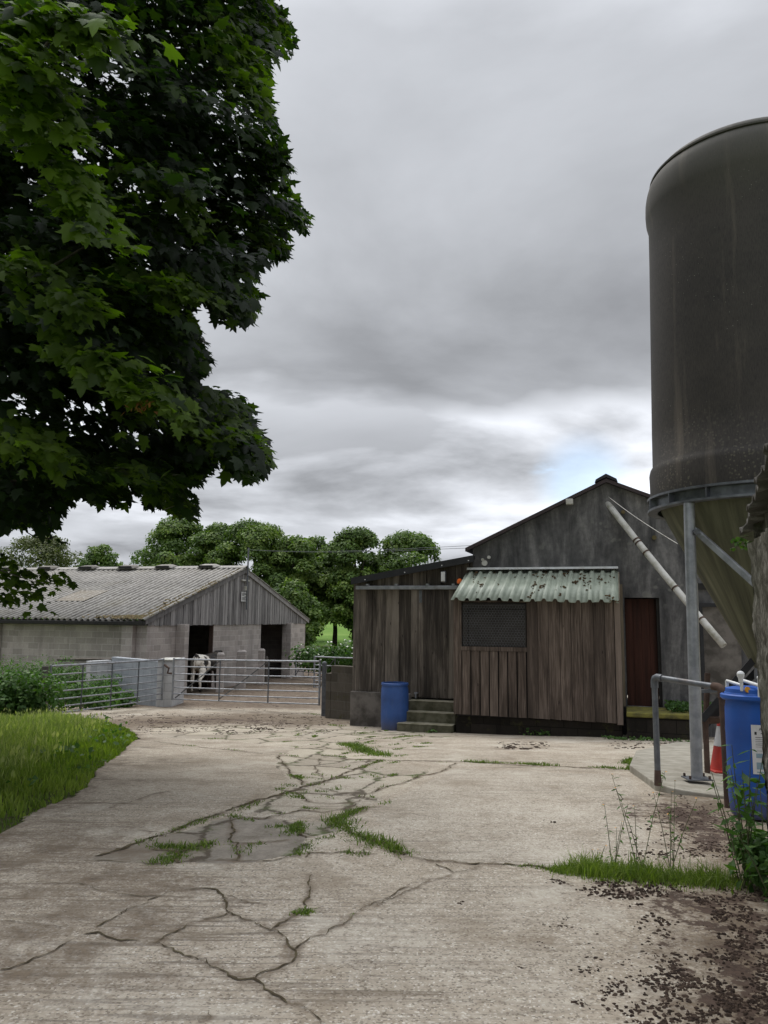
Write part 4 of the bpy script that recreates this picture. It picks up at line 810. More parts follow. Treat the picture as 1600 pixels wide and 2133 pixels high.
# ---- steps, barrel
st = thing('concrete_steps', 'three mossy concrete steps up to the sliding door', 'steps', tuple(F1.W(tdl + .6, .6, -.75)), F1.rot)
tS = F1.at(946, 1480, 1.0)[0] - .03
for i, (pxl, n1, zt_) in enumerate(((851, .42, zFloor - .02), (842, .72, zFloor - .21), (827, 1.02, zFloor - .40))):
    ta = F1.at(pxl, 1480, n1)[0]; n0 = .112 if i == 0 else (.42, .72)[i - 1] + .001
    q = MB(); q.fbox(F1, ta, tS, n0, n1, -1.1, zt_ - .012); sp2 = q.build('step', M['step'], st, .01)
    q = MB(); q.fbox(F1, ta - .004, tS, n0 - .02 if i else n0, n1 + .004, zt_ - .011, zt_); q.build('tread', M['step_top'], sp2, .004)
def drum(label, c, r, h, mat, rot=0, closed=False):
    o = thing('plastic_drum', label, 'drum', c, rot)
    pr = [(r * .90, 0), (r * .95, .015), (r * .97, .06), (r, .14), (r, h * .3), (r * 1.012, h * .33), (r, h * .36), (r, h * .66), (r * 1.012, h * .69), (r, h * .72), (r * .99, h - .13), (r * .94, h - .07), (r * .955, h - .05), (r * 1.0, h - .045), (r * 1.0, h - .012), (r * .96, h)]
    if closed: pr += [(r * .9, h), (r * .88, h - .015), (0.02, h - .01)]
    else: pr += [(r * .90, h), (r * .89, h - .3), (r * .88, .02)]
    q = MB(); q.lathe(pr, c, 40, cap=True); q.build('body', mat, o); return o
bp = P(822, 1518, 16.25); bx, by = bp.x, bp.y; drum('open faded blue plastic drum standing beside the concrete steps', (bx, by, gzf(bx, by) + .005), .278, .93, M['blue_old'])

# ---- shed
sn = 1.0; ts0 = F1.at(945, 1480, sn)[0]; ts1 = F1.at(1298, 1480, sn)[0]; zb0 = F1.at(947, 1487, sn)[1]; zb1 = F1.at(1299, 1508, sn)[1]
ze0 = F1.at(945, 1246, sn)[1]; ze1 = F1.at(1290, 1252, sn)[1]; zB = F1.at(1140, 1189, .02)[1]
tw0 = F1.at(961, 1300, sn)[0]; tw1 = F1.at(1095, 1300, sn)[0]; zw1 = F1.at(1028, 1257, sn)[1]; zw0 = F1.at(1028, 1347, sn)[1]
sh = thing('timber_shed', 'brown timber lean-to shed with green corrugated roof and wire covered window', 'shed', tuple(F1.W((ts0 + ts1) / 2, .5, -.75)), F1.rot)
zb = lambda t: zb0 + (zb1 - zb0) * (t - ts0) / (ts1 - ts0); ze = lambda t: ze0 + (ze1 - ze0) * (t - ts0) / (ts1 - ts0) + .02
q = MB(); q.prism(F1, [(ts0, zb0), (tw0, zb(tw0)), (tw0, ze(tw0)), (ts0, ze0)], sn - .03, sn); q.build('end_boards', M['wood_shed'], sh); q = MB()
t = tw1 + .02
while t < ts1 - .1:
    e = min(ts1 - .11, t + .205); q.prism(F1, [(t, zb(t) + random.uniform(0, .01)), (e - .007, zb(e)), (e - .007, ze(e)), (t, ze(t))], sn - .03, sn + random.uniform(-.002, .003)); t += .205
q.build('front_boards', M['wood_shed'], sh)
q = MB(); n8 = 7; wd = (tw1 - tw0) / n8
for i in range(n8): a_ = tw0 + i * wd + .018; q.prism(F1, [(a_, zb(a_)), (a_ + wd - .024, zb(a_)), (a_ + wd - .024, zw0 - .09), (a_, zw0 - .09)], sn - .028, sn - .001)
q.build('lower_slats', M['wood_shed'], sh)
q = MB(); q.fbox(F1, tw0 + .003, tw1 + .015, sn - .03, sn - .0, zw1 + .02, min(ze0, ze1) + .0); q.build('window_rail', M['wood_shed'], sh); q = MB(); q.fbox(F1, tw0 + .003, tw1 + .015, sn - .03, sn + .01, zw0 - .085, zw0 - .005); q.build('window_rail', M['wood_shed'], sh)
q = MB(); q.prism(F1, [(ts1 - .105, zb1 - .02), (ts1, zb1 - .02), (ts1, ze1), (ts1 - .105, ze1)], sn - .09, sn + .012); q.build('corner_post', M['wood_shed'], sh)
q = MB(); q.fbox(F1, ts0 + .01, ts0 + .035, .01, sn - .031, zb0, ze0); q.prism(F1, [(ts0 + .01, ze0), (ts0 + .035, ze0), (ts0 + .035, ze0 + .01), (ts0 + .01, ze0 + .01)], .01, .9); q.build('side_boards', M['wood_shed'], sh)
q = MB()
for k in range(5): a_ = .03 + k * .18; q.hexa([F1.W(ts1 - .03, a_, zb1), F1.W(ts1 - .001, a_, zb1), F1.W(ts1 - .001, a_ + .17, zb1), F1.W(ts1 - .03, a_ + .17, zb1)] + [F1.W(x, n, zB + (ze1 - zB) * n / sn - .02) for x, n in ((ts1 - .03, a_), (ts1 - .001, a_), (ts1 - .001, a_ + .17), (ts1 - .03, a_ + .17))])
q.build('side_boards', M['wood_pale'], sh)
q = MB(); q.fbox(F1, ts1 + .003, ts1 + .05, .02, .09, zFloor, ze1 + .35); q.build('door_jamb', M['wood_pale'], sh)
q = MB(); q.fbox(F1, ts0 + .02, ts1 - .02, .01, sn - .10, -1.1, min(zb0, zb1) - .0); q.build('plinth', M['stone'], sh, .01)
q = MB(); q.fbox(F1, ts0 + .05, ts1 - .12, .05, .1, zb1, zB - .1); q.fbox(F1, ts0 + .05, tw1 + .02, sn - .12, sn - .10, zb1, zw0); q.build('inner_lining', M['inner'], sh)
win = MB(); win.fbox(F1, tw0 + .02, tw1 - .0, sn - .07, sn - .05, zw0, zw1); wn = win.build('window', M['glass'], sh)
q = MB(); 
for (a_, b_, c_, d2) in ((tw0 + .12, tw1 - .01, zw1 - .12, zw1 - .105), (tw0 + .12, tw0 + .135, zw0, zw1 - .12)): q.fbox(F1, a_, b_, sn - .049, sn - .035, c_, d2)
q.build('inner_frame', M['inner'], wn)
hx = MB(); cell = .055; rw = 0; z = zw0; segs = []
while z < zw1:
    tt = tw0 + .01 + (cell / 2 if rw % 2 else 0)
    while tt < tw1 - .01:
        c0 = (tt, z); a_ = (tt, z + cell * .55); segs += [(c0, a_), (a_, (tt + cell / 2, z + cell * .85)), (a_, (tt - cell / 2, z + cell * .85))]; tt += cell
    z += cell * .85; rw += 1
for a_, b_ in segs:
    if tw0 < b_[0] < tw1 and b_[1] < zw1: hx.tube([F1.W(a_[0], sn - .012, a_[1]), F1.W(b_[0], sn - .012, b_[1])], .0024, 3, cap=False)
hx.build('wire_netting', M['galv_dark'], wn, recalc=False)
# green box-profile roof
tr0_ = ts0 - .03; tr1_ = ts1 - .02; rib = (tr1_ - tr0_) / 15.0; prof = [(0, 0), (.30, 0), (.42, 1), (.66, 1), (.78, 0)]; hgt = .05
nb = sn + .13; zfb = lambda t: (ze(t) - .035)
V = []; ncol = 0; shift_b = .21
for i in range(16):
    for a_, h in prof:
        t0_ = tr0_ + (i + a_) * rib
        if t0_ > tr1_ + .01: break
        tb_ = t0_ + shift_b * (1 - (t0_ - tr0_) / (tr1_ - tr0_)) ** 1.0 * .5
        V.append(tuple(F1.W(tb_, .0, zB + h * hgt - .01))); V.append(tuple(F1.W(t0_, nb, zfb(t0_) + h * hgt - .02 - .01 * math.sin(i * 1.3)))); ncol += 1
Fr = [(2 * i, 2 * i + 1, 2 * i + 3, 2 * i + 2) for i in range(ncol - 1)]
ro = add_np('roof_sheet', V, np.array(Fr), M['green_sheet'], sh); s_ = ro.modifiers.new('thick', 'SOLIDIFY'); s_.thickness = .006
q = MB(); q.fbox(F1, tr0_ + .12, tr1_ + .0, .004, .06, zB + .04, zB + .075); q.fbox(F1, tr0_ + .12, tr1_, .004, .10, zB + .03, zB + .039); q.build('flashing', M['pvc_white'], sh)
mp_ = []; rm = random.Random(11)
cl = [(rm.uniform(tr0_ + .3, tr1_ - .05), rm.random() ** 1.2) for _ in range(30)] + [(tr1_ - .15 - .22 * k, rm.uniform(.1, .45)) for k in range(8)]
for t0_, u in cl:
    for k in range(rm.randint(2, 9)):
        tt = t0_ + rm.gauss(0, .035); uu = min(.98, max(.02, u + rm.gauss(0, .04))); frac = ((tt - tr0_) / rib) % 1
        h = hgt if .42 < frac < .66 else 0.0
        mp_.append(tuple(F1.W(tt, nb * uu, zB + (zfb(tt) - zB) * uu + h - .01)))
V, Fl, rn = lumps(mp_, .012, .034, .7, 6, 9); tag(add_np('roof_moss', V, Fl, M['moss'], sh, rn), kind='stuff')

# ---- platform by the rusty door
pf = thing('loading_platform', 'mossy raised platform of dark stone in front of the rusty door', 'platform', tuple(F1.W(ts1 + .9, .5, -.75)), F1.rot)
tp1 = F1.at(1446, 1480, 1.05)[0]
q = MB(); q.fbox(F1, ts1 + .055, tp1, .003, 1.02, -1.3, zFloor - .09); q.build('stone_face', M['stone'], pf, .01)
q = MB(); q.fbox(F1, ts1 + .055, tp1 + .01, .003, 1.05, zFloor - .088, zFloor - .0); q.build('top_slab', M['mosstop'], pf, .02)
# ================================================================ SILO
SC = Vector((4.165, 8.53, 0)); SR = 1.15; gS = gzf(4, 8.4)
si = thing('feed_silo', 'tall dark fibreglass feed silo with domed top and conical hopper on steel legs', 'silo', (SC.x, SC.y, gS), 0)
zrg = P(1357, 1048, 8.9).z; zsh = P(1345, 455, 8.9).z
def lathe_si(prof, name, mat, seg=72): q = MB(); q.lathe(prof, (SC.x, SC.y, 0), seg, cap=True); return q.build(name, mat, si, autosm=50)
pr = [(SR + .03, zrg + .03), (SR + .035, zrg + .30), (SR + .02, zrg + .36), (SR - .005, zrg + .40), (SR - .01, zrg + .8), (SR - .05, zsh - .6), (SR - .055, zsh - .2), (SR - .03, zsh - .1), (SR - .025, zsh)]
for dr_, dz_ in ((.045, .10), (.03, .19), (.005, .27), (-.03, .32), (-.012, .325), (-.012, .345), (-.035, .347), (-.045, .375), (-.09, .42), (-.18, .47), (-.4, .56), (-.7, .66), (-1.0, .72), (-1.149, .73)): pr.append((SR - .07 + dr_ * .93, zsh + dz_))
o = lathe_si(pr, 'tank', M['silo'])
q = MB(); q.lathe([(SR + .052, zsh + .235), (SR + .0, zsh + .25)], (SC.x, SC.y, 0), 72, cap=False)
ch = [(SR * .97, zrg), (SR * .86, zrg - .28), (SR * .20, zrg - 1.75), (.16, zrg - 1.85)]
lathe_si(ch, 'hopper', M['hopper'])
q = MB(); q.lathe([(SR + .0, zrg + .029), (SR + .065, zrg + .029), (SR + .065, zrg + .005), (SR + .0, zrg + .004), (SR + .0, zrg - .10), (SR + .065, zrg - .101), (SR + .065, zrg - .125), (SR - .04, zrg - .125)], (SC.x, SC.y, 0), 72, cap=False); rg = q.build('ring_beam', M['galv_dark'], si, autosm=30)
for k in range(16):
    a = R(207.7 + 11 + 22.5 * k); c = Vector((SC.x + (SR + .03) * math.cos(a), SC.y + (SR + .03) * math.sin(a), 0)); tdir = Vector((-math.sin(a), math.cos(a), 0)); rdir = Vector((math.cos(a), math.sin(a), 0))
    q = MB(); q.hexa([c - tdir * .006 - rdir * .04 + Vector((0, 0, zrg - .10)), c + tdir * .006 - rdir * .04 + Vector((0, 0, zrg - .10)), c + tdir * .006 + rdir * .04 + Vector((0, 0, zrg - .10)), c - tdir * .006 + rdir * .04 + Vector((0, 0, zrg - .10)),
                    c - tdir * .006 - rdir * .04 + Vector((0, 0, zrg + .0)), c + tdir * .006 - rdir * .04 + Vector((0, 0, zrg)), c + tdir * .006 + rdir * .04 + Vector((0, 0, zrg)), c - tdir * .006 + rdir * .04 + Vector((0, 0, zrg))]); q.build('stiffener', M['galv_dark'], rg)
lt0 = P(1435, 1040, 8.0); lb0 = P(1452, 1620, 8.0); legs = [((lt0.x, lt0.y), (lb0.x + .0, lb0.y), .055, M['galv'], lb0.z)]
for a, mt, rr_ in ((72, M['rust'], .045), (25, M['galv'], .055), (-60, M['galv'], .055)):
    x = SC.x + 1.12 * math.cos(R(a)); y = SC.y + 1.12 * math.sin(R(a)); legs.append(((x, y), (x + .0, y), rr_, mt, None))
for (tp, bt, r, mt, bz) in legs:
    bz = bz if bz is not None else gzf(*bt) + .05
    q = MB(); q.tube([(bt[0], bt[1], bz), (tp[0], tp[1], zrg - .13)], r, 16); lg = q.build('leg', mt, si)
    q = MB(); q.box(bt[0] - .12, bt[0] + .12, bt[1] - .1, bt[1] + .1, bz - .012, bz); q.build('base_plate', M['galv_dark'], lg)
    for sx in (-1, 1):
        for sy in (-1, 1): q = MB(); q.tube([(bt[0] + sx * .095, bt[1] + sy * .075, bz + .001), (bt[0] + sx * .095, bt[1] + sy * .075, bz + .03)], .012, 6); q.build('bolt', M['rust'], lg)
L0 = Vector((legs[0][0][0], legs[0][0][1], 0))
q = MB(); a = P(1447, 1103, 8.0); b = P(1575, 1218, 7.55); q.bar(a, b, .06, .06, rnd=.3); q.build('brace', M['galv'], si, .006)
q = MB(); q.tube([P(1449, 1108, 7.94), P(1452, 1108, 7.9)], .03, 10); q.build('brace_bolt', M['galv_dark'], si)
q = MB(); a = P(1451, 1215, 8.08); b = P(1462, 1560, 8.08); q.tube([a, b], .012, 8); q.build('conduit', M['pvc'], si)
# discharge auger and its frame
au = thing('auger_frame', 'black sloping auger frame under the silo hopper', 'auger', (3.9, 9.0, gzf(3.9, 9.0)), 0)
def barpx(p, q_, w, h, nm, mt): m_ = MB(); m_.bar(P(*p), P(*q_), w, h); return m_.build(nm, mt, au)
barpx((1462, 1500, 8.7), (1572, 1372, 8.5), .035, .07, 'side_channel', M['black']); barpx((1468, 1512, 9.0), (1585, 1388, 8.8), .035, .07, 'side_channel', M['black'])
barpx((1460, 1440, 8.6), (1502, 1437, 8.6), .03, .04, 'cross_bar', M['galv_dark'])
barpx((1472, 1506, 8.85), (1482, 1494, 8.75), .28, .02, 'trough', M['rust'])
m_ = MB(); m_.tube([P(1474, 1402, 8.75), P(1470, 1520, 8.75), (P(1470, 1520, 8.75).x, 8.75, gzf(3.6, 8.75))], .03, 10); m_.build('support_post', M['rust'], au)
m_ = MB(); m_.lathe([(.17, .1), (.19, .0), (.19, -.35), (.10, -.45)], (SC.x, SC.y, zrg - 1.86), 20); m_.build('boot', M['galv_dark'], au)

# ---- concrete pad, handrail
pp = [(1312, 1608), (1365, 1648), (1405, 1656), (1440, 1658), (1530, 1668), (1680, 1690), (1680, 1560), (1500, 1552), (1410, 1550), (1325, 1572)]
gpts = [G(*p) for p in pp]; 
padth = [.075, .075, .05, .035, .02, .02, .03, .03, .03, .05]
q = MB(); q.add([(g.x, g.y, g.z + .012 + h * .9) for g, h in zip(gpts, padth)] + [(g.x, g.y, g.z - .1) for g in gpts],
  [tuple(range(10)), tuple(range(19, 9, -1))] + [(i, (i + 1) % 10, 10 + (i + 1) % 10, 10 + i) for i in range(10)])
tag(q.build('concrete_pad', M['pad'], None, .012), 'raised concrete pad under the silo legs and pipe rail', 'pad')
hr = thing_at('pipe_handrail', 'grey steel pipe handrail with elbow corner standing on the concrete pad', 'handrail', P(1372, 1635, 7.64).x, 7.64)
a0 = P(1371, 1636, 7.64); a1 = P(1361, 1410, 7.64); b1 = P(1503, 1432, 6.95); b0 = Vector((b1.x + .006, b1.y, 0)); a0.z = min(a0.z, gzf(a0.x, a0.y) + .08)
a1v = Vector((a0.x, a0.y, a1.z)); b1v = Vector((b1.x, b1.y, b1.z)); b0v = Vector((b0.x, b0.y, gzf(b0.x, b0.y) + .0))
q = MB(); q.tube([a0, a1v - Vector((0, 0, .05))], .028, 14); hp = q.build('upright_pipe', M['galv_dark'], hr); q = MB(); q.lathe([(.036, 0), (.034, .05), (.029, .14)], a0, 12); q.build('rusty_foot', M['rust'], hp)
q = MB(); q.tube([b0v, b1v - Vector((0, 0, .04))], .027, 14); q.build('upright_pipe', M['rust'], hr)
dv = (b1v - a1v).normalized(); q = MB(); q.tube([a1v + dv * .05, b1v - dv * .04], .026, 14); q.build('top_pipe', M['galv_dark'], hr)
q = MB(); q.tube([a1v - Vector((0, 0, .10)), a1v - Vector((0, 0, .035)), a1v + Vector((0, 0, -.012)) + dv * .012, a1v + dv * .035, a1v + dv * .10], [.036, .035, .036, .035, .036], 14); q.build('elbow', M['galv_dark'], hr)
q = MB(); q.tube([b1v - Vector((0, 0, .09)), b1v - Vector((0, 0, .03)), b1v + Vector((0, 0, -.01)) - dv * .012, b1v - dv * .035, b1v - dv * .09], .035, 14); q.build('elbow', M['rust'], hr)

# ---- blue drum with pump, white pipes, cone
dc = P(1574, 1665, 6.55); dx, dy = dc.x, dc.y; dz = gzf(dx, dy) + .03
dh = P(1560, 1443, 6.5).z - dz
dm = drum('bright blue plastic drum with white paper label against the rough wall', (dx, dy, dz), .20, dh, M['blue'], closed=True)
q = MB(); q.lathe([(.213, dh - .06), (.228, dh - .045), (.228, dh - .02), (.21, dh - .01)], (dx, dy, dz), 40, cap=False); q.build('rim', M['blue'], dm)
q = MB(); q.lathe([(.19, dh - .005), (.185, dh + .03), (.12, dh + .045), (.02, dh + .045)], (dx, dy, dz), 30); q.build('lid', M['blue'], dm)
q = MB(); ang0 = math.atan2(-dy, -dx)
lab0, lab1 = ang0 + R(-2), ang0 + R(62); z0 = dz + dh - .235 - .375; z1 = dz + dh - .235
def arc_patch(a, b, z0, z1, r, k=10):
    V = [(dx + r * math.cos(a + (b - a) * i / k), dy + r * math.sin(a + (b - a) * i / k), z) for i in range(k + 1) for z in (z0, z1)]
    return V, [(2 * i, 2 * i + 2, 2 * i + 3, 2 * i + 1) for i in range(k)]
q.add(*arc_patch(lab0, lab1, z0, z1, .2035)); lb = q.build('paper_label', M['sign'], dm)
q = MB(); r2 = .2045
for (u0, u1, v0, v1) in [(.10, .17, .80, .86), (.3, .8, .82, .835), (.12, .9, .74, .75), (.12, .85, .70, .708), (.12, .9, .665, .672), (.12, .7, .63, .636), (.12, .9, .59, .60), (.12, .85, .55, .556), (.1, .95, .47, .476)]:
    q.add(*arc_patch(lab0 + (lab1 - lab0) * u0, lab0 + (lab1 - lab0) * u1, z0 + (z1 - z0) * v0, z0 + (z1 - z0) * v1, r2, 6))
q.build('small_print', M['ink'], lb)
q = MB()
for (u0, u1, v0, v1) in [(.12, .5, .33, .42), (.12, .5, .1, .24), (.12, .45, .03, .055)]: q.add(*arc_patch(lab0 + (lab1 - lab0) * u0, lab0 + (lab1 - lab0) * u1, z0 + (z1 - z0) * v0, z0 + (z1 - z0) * v1, r2, 6))
q.build('printed_panel', M['label_blue'], lb)
# lettering, wrapped round the drum
cu = bpy.data.curves.new('txt', 'FONT'); cu.body = 'ALKAOLET'; cu.size = .034; cu.extrude = .0; to = bpy.data.objects.new('txt', cu); col.objects.link(to)
bpy.context.view_layer.update(); me = bpy.data.meshes.new_from_object(to.evaluated_get(bpy.context.evaluated_depsgraph_get())); bpy.data.objects.remove(to)
for v in me.vertices:
    a = lab0 + (lab1 - lab0) * .24 + v.co.x / r2; v.co = Vector((dx + (r2 + .0006) * math.cos(a), dy + (r2 + .0006) * math.sin(a), z1 - .043 + v.co.y))
Mx = ROOT[lb]
for v in me.vertices: v.co = Mx @ v.co
me.materials.append(M['ink']); to = bpy.data.objects.new('lettering', me); col.objects.link(to); to.parent = lb; ROOT[to] = Mx
pd = P(1546, 1440, 6.42); q = MB(); q.tube([(pd.x, pd.y, dz + dh + .02), (P(1543, 1408, 6.42))], .013, 10); pm = q.build('pump_tube', M['pvc_white'], dm)
q = MB(); q.lathe([(.01, -.05), (.017, -.045), (.019, -.02), (.028, .0), (.029, .02), (.02, .034), (.005, .04)], P(1543, 1408, 6.42), 16); q.build('pump_knob', M['pvc_white'], pm)
cc = P(1556, 1437, 6.40); q = MB(); q.tube([cc, cc + Vector((.004, -.012, .002))], .024, 14); q.build('amber_cap', M['yellow'], dm)
wp = thing_at('white_pipework', 'white plastic pipework looping beside and over the bright blue drum', 'pipe', P(1515, 1660, 6.7).x, 6.7)
pA = P(1514, 1418, 6.7); q = MB(); pz_ = gzf(pA.x, 6.7); q.tube([(pA.x + .02, 6.7, pz_), (pA.x, 6.7, pA.z)], .014, 10); q.build('down_pipe', M['pvc_white'], wp)
q = MB(); q.tube([pA, P(1543, 1427, 6.55)], .013, 10); q.build('cross_pipe', M['pvc_white'], wp); q = MB(); q.tube([P(1546, 1417, 6.55), P(1606, 1436, 6.2)], .014, 10); q.build('cross_pipe', M['pvc_white'], wp)
q = MB(); q.tube([(pA.x + .006, 6.7, P(1515, 1482, 6.7).z), (pA.x + .006, 6.7, P(1515, 1470, 6.7).z)], .022, 10); q.build('coupling', M['galv_dark'], wp)
q = MB(); k0 = P(1580, 1412, 6.0); q.tube([k0, P(1581, 1452, 6.0)], .008, 8); q.lathe([(.004, -.014), (.013, -.004), (.013, .006), (.004, .014)], k0, 10); q.build('thin_spout', M['pvc_white'], wp)
kc = P(1501, 1572, 8.9); kx, ky = kc.x + .02, kc.y; kz = gzf(kx, ky) + .055
cn = thing('traffic_cone', 'red and white traffic cone behind the pipe handrail', 'traffic cone', (kx, ky, kz), 0)
q = MB(); q.box(kx - .15, kx + .15, ky - .15, ky + .15, kz, kz + .025); q.build('base', M['red'], cn, .01)
q = MB(); q.lathe([(.135, .026), (.125, .06), (.085, .27)], (kx, ky, kz), 24, cap=False); q.build('cone_body', M['red'], cn)
q = MB(); q.lathe([(.0852, .272), (.045, .48)], (kx, ky, kz), 24, cap=False); q.build('sleeve', M['white'], cn)
q = MB(); q.lathe([(.045, .482), (.03, .56), (.026, .565)], (kx, ky, kz), 24); q.build('cone_tip', M['red'], cn)

# ================================================================ ROUGH WALL WITH CORRUGATED EAVE (right edge)
t = MT('rough_harled_wall', .97, .1); n1 = t.nz(t.mp(t.OB, (1, 1, .55)), 9, 8, .8, .12); n2 = t.nz(t.OB, 2, 4); c = t.ramp(n1, [(.35, (.035, .03, .025)), (.5, (.13, .12, .10)), (.66, (.33, .31, .27))])
c = t.mix(t.mr(n2, .42, .65, 0, .6), c, (.07, .075, .05)); t.col(c); t.bump(n1, .9, .03); M['harl'] = t.m
ob = thing('outbuilding', 'rough harled outbuilding wall with ragged corrugated eave at the right edge', 'building', (2.2, 4.55, gzf(2.2, 4.5)), 0)
Wd = Vector((-.34, -.94, 0)).normalized(); Wn = Vector((-Wd.y * -1, 0, 0)); c0 = P(1568, 1300, 4.6); c0.z = 0
nrm = Vector((Wd.y, -Wd.x, 0)) ; 
V = []; nu, nv = 120, 150; Lw = 2.1; zb_, zt_ = -.25, 1.93
for i in range(nu + 1):
    for j in range(nv + 1):
        s = Lw * (i / nu) ** 1.5 ; z = zb_ + (zt_ - zb_) * j / nv
        nn = mnoise.fractal(Vector((s * 9, z * 7, 3.3)), 1, 2, 4) * .022 + mnoise.noise(Vector((s * 2, z * 2, 8))) * .012 + (.045 * (2.2 - z) / 2.2 if z < 2.2 else 0) * -1
        p = c0 + Wd * s + nrm * (nn if i else nn * .6); V.append((p.x, p.y, z))
Fw_ = [(i * (nv + 1) + j, (i + 1) * (nv + 1) + j, (i + 1) * (nv + 1) + j + 1, i * (nv + 1) + j + 1) for i in range(nu) for j in range(nv)]
b = len(V)                      # the far end wall, turning the corner away to the right
for j in range(nv + 1):
    p0 = V[j]
    for k in range(1, 13):
        s = 3.0 * (k / 12) ** 1.6; z = p0[2]; nn = mnoise.fractal(Vector((s * 9 + 5, z * 7, 1.3)), 1, 2, 4) * .02
        q_ = Vector((p0[0], p0[1], 0)) + Vector((.956, -.292, 0)) * s - Vector((-.292, -.956, 0)) * nn; V.append((q_.x, q_.y, z))
for j in range(nv):
    for k in range(12):
        A0 = j if k == 0 else b + j * 12 + k - 1; B0 = j + 1 if k == 0 else b + (j + 1) * 12 + k - 1
        Fw_.append((A0, B0, b + (j + 1) * 12 + k, b + j * 12 + k))
b2 = len(V); c9 = nu * (nv + 1)  # and the near end wall
for j in range(nv + 1):
    p0 = V[c9 + j]
    for k in range(1, 13):
        s = 3.0 * (k / 12) ** 1.6; z = p0[2]; nn = mnoise.fractal(Vector((s * 9 + 5, z * 7, 6.3)), 1, 2, 4) * .02
        q_ = Vector((p0[0], p0[1], 0)) + Vector((.956, -.292, 0)) * s + Vector((-.292, -.956, 0)) * nn; V.append((q_.x, q_.y, z))
for j in range(nv):
    for k in range(12):
        A0 = c9 + j if k == 0 else b2 + j * 12 + k - 1; B0 = c9 + j + 1 if k == 0 else b2 + (j + 1) * 12 + k - 1
        Fw_.append((A0, b2 + j * 12 + k, b2 + (j + 1) * 12 + k, B0))
add_np('harled_wall', V, np.array(Fw_), M['harl'], ob, smooth=True)
eA = P(1550, 1112, 4.75); eB = P(1600, 948, 3.55); ed = (eB - eA); eL = ed.length; ed.normalize(); sl_ = Vector((.9, -.27, .30)).normalized()
V = []; kN = 150
for i in range(kN + 1):
    s = i / kN * 2.15; am = .022 * math.sin(s / .146 * 2 * math.pi); jag = .012 * mnoise.noise(Vector((s * 9, 0, 0))) + (.02 if int(s / .146) % 3 == 0 else 0)
    for u in (0, 3.1): p = eA + ed * s + sl_ * (u - (jag if u == 0 else 0)); V.append((p.x, p.y, p.z + am))
o = add_np('corrugated_roof', V, np.array([(2 * i, 2 * i + 1, 2 * i + 3, 2 * i + 2) for i in range(kN)]), M['asb'], ob, smooth=True); s_ = o.modifiers.new('thick', 'SOLIDIFY'); s_.thickness = .014; s_.offset = -1
for s0_, nm in ((.02, 0), (2.03, 1)):
    pw0 = c0 + Wd * s0_; pw1 = pw0 + Vector((.956, -.292, 0)) * 2.7; e0_ = eA + ed * s0_; h0_ = e0_.z + .04; h1_ = e0_.z + 2.7 * .30 / .94 + .0
    q = MB(); q.add([(pw0.x + .03, pw0.y, 1.85), (pw1.x, pw1.y, 1.85), (pw1.x, pw1.y, h1_), (pw0.x + .03, pw0.y, h0_)], [(0, 1, 2, 3)]); q.build('gable_infill', M['harl'], ob, recalc=False)
# gap between wall head and roof is closed by a dark soffit
V = []
for i in range(13):
    s = i / 12 * 2.08; p = c0 + Wd * s + nrm * -.03; q_ = eA + ed * s; V += [(p.x + .05, p.y, 1.4), (q_.x + .09, q_.y, q_.z + .03)]
add_np('soffit', V, np.array([(2 * i, 2 * i + 2, 2 * i + 3, 2 * i + 1) for i in range(12)]), M['harl'], ob)

# ================================================================ VEGETATION
def rot_basis(N, T):
    N = N / np.linalg.norm(N, axis=1, keepdims=True); S = np.cross(T, N); S /= np.linalg.norm(S, axis=1, keepdims=True) + 1e-9; T2 = np.cross(N, S); return S, T2, N
MAPLE = np.array([(0, 0, 0), (.10, -.03, 0), (.30, -.10, 0), (.34, .08, 0), (.50, .18, 0), (.36, .26, 0), (.34, .40, 0), (.56, .56, 0), (.40, .60, 0), (.22, .60, 0), (.17, .80, 0), (0, 1.05, 0)])
MAPLE = np.concatenate([MAPLE, MAPLE[1:-1][::-1] * np.array([-1, 1, 1])]); MC = np.array([0, .30, 0])
def leaves(Pc, N, T, size, rnd, shape='maple', fold=.25, bend=.25, seed=1):
    r = np.random.default_rng(seed); k = len(Pc); S, T2, N2 = rot_basis(N, T)
    if shape == 'maple': sh_ = np.concatenate([[MC], MAPLE]); m_ = len(sh_); tri = [(0, i, i + 1 if i + 1 < m_ else 1) for i in range(1, m_)]
    elif shape == 'quad': sh_ = np.array([(0, 0, 0), (.42, .35, 0), (.25, .8, 0), (0, 1, 0), (-.3, .75, 0), (-.45, .4, 0)]); m_ = 6; tri = [(0, 1, 2), (0, 2, 3), (0, 3, 4), (0, 4, 5)]
    else: sh_ = np.array([(0, 0, 0), (.2, .45, 0), (0, 1, 0), (-.2, .45, 0)]); m_ = 4; tri = [(0, 1, 2), (0, 2, 3)]
    f = fold * r.uniform(.2, 1.4, k); bnd = bend * r.uniform(.2, 1.6, k)
    loc = np.repeat(sh_[None], k, 0); loc[:, :, 2] = -np.abs(loc[:, :, 0]) * f[:, None] - (loc[:, :, 1] ** 2) * bnd[:, None]
    loc *= size[:, None, None]
    V = Pc[:, None] + loc[:, :, 0:1] * S[:, None] + loc[:, :, 1:2] * T2[:, None] + loc[:, :, 2:3] * N2[:, None]
    F = (np.arange(k) * m_)[:, None, None] + np.array(tri)[None]; return V.reshape(-1, 3), F.reshape(-1, 3), np.repeat(rnd, m_)
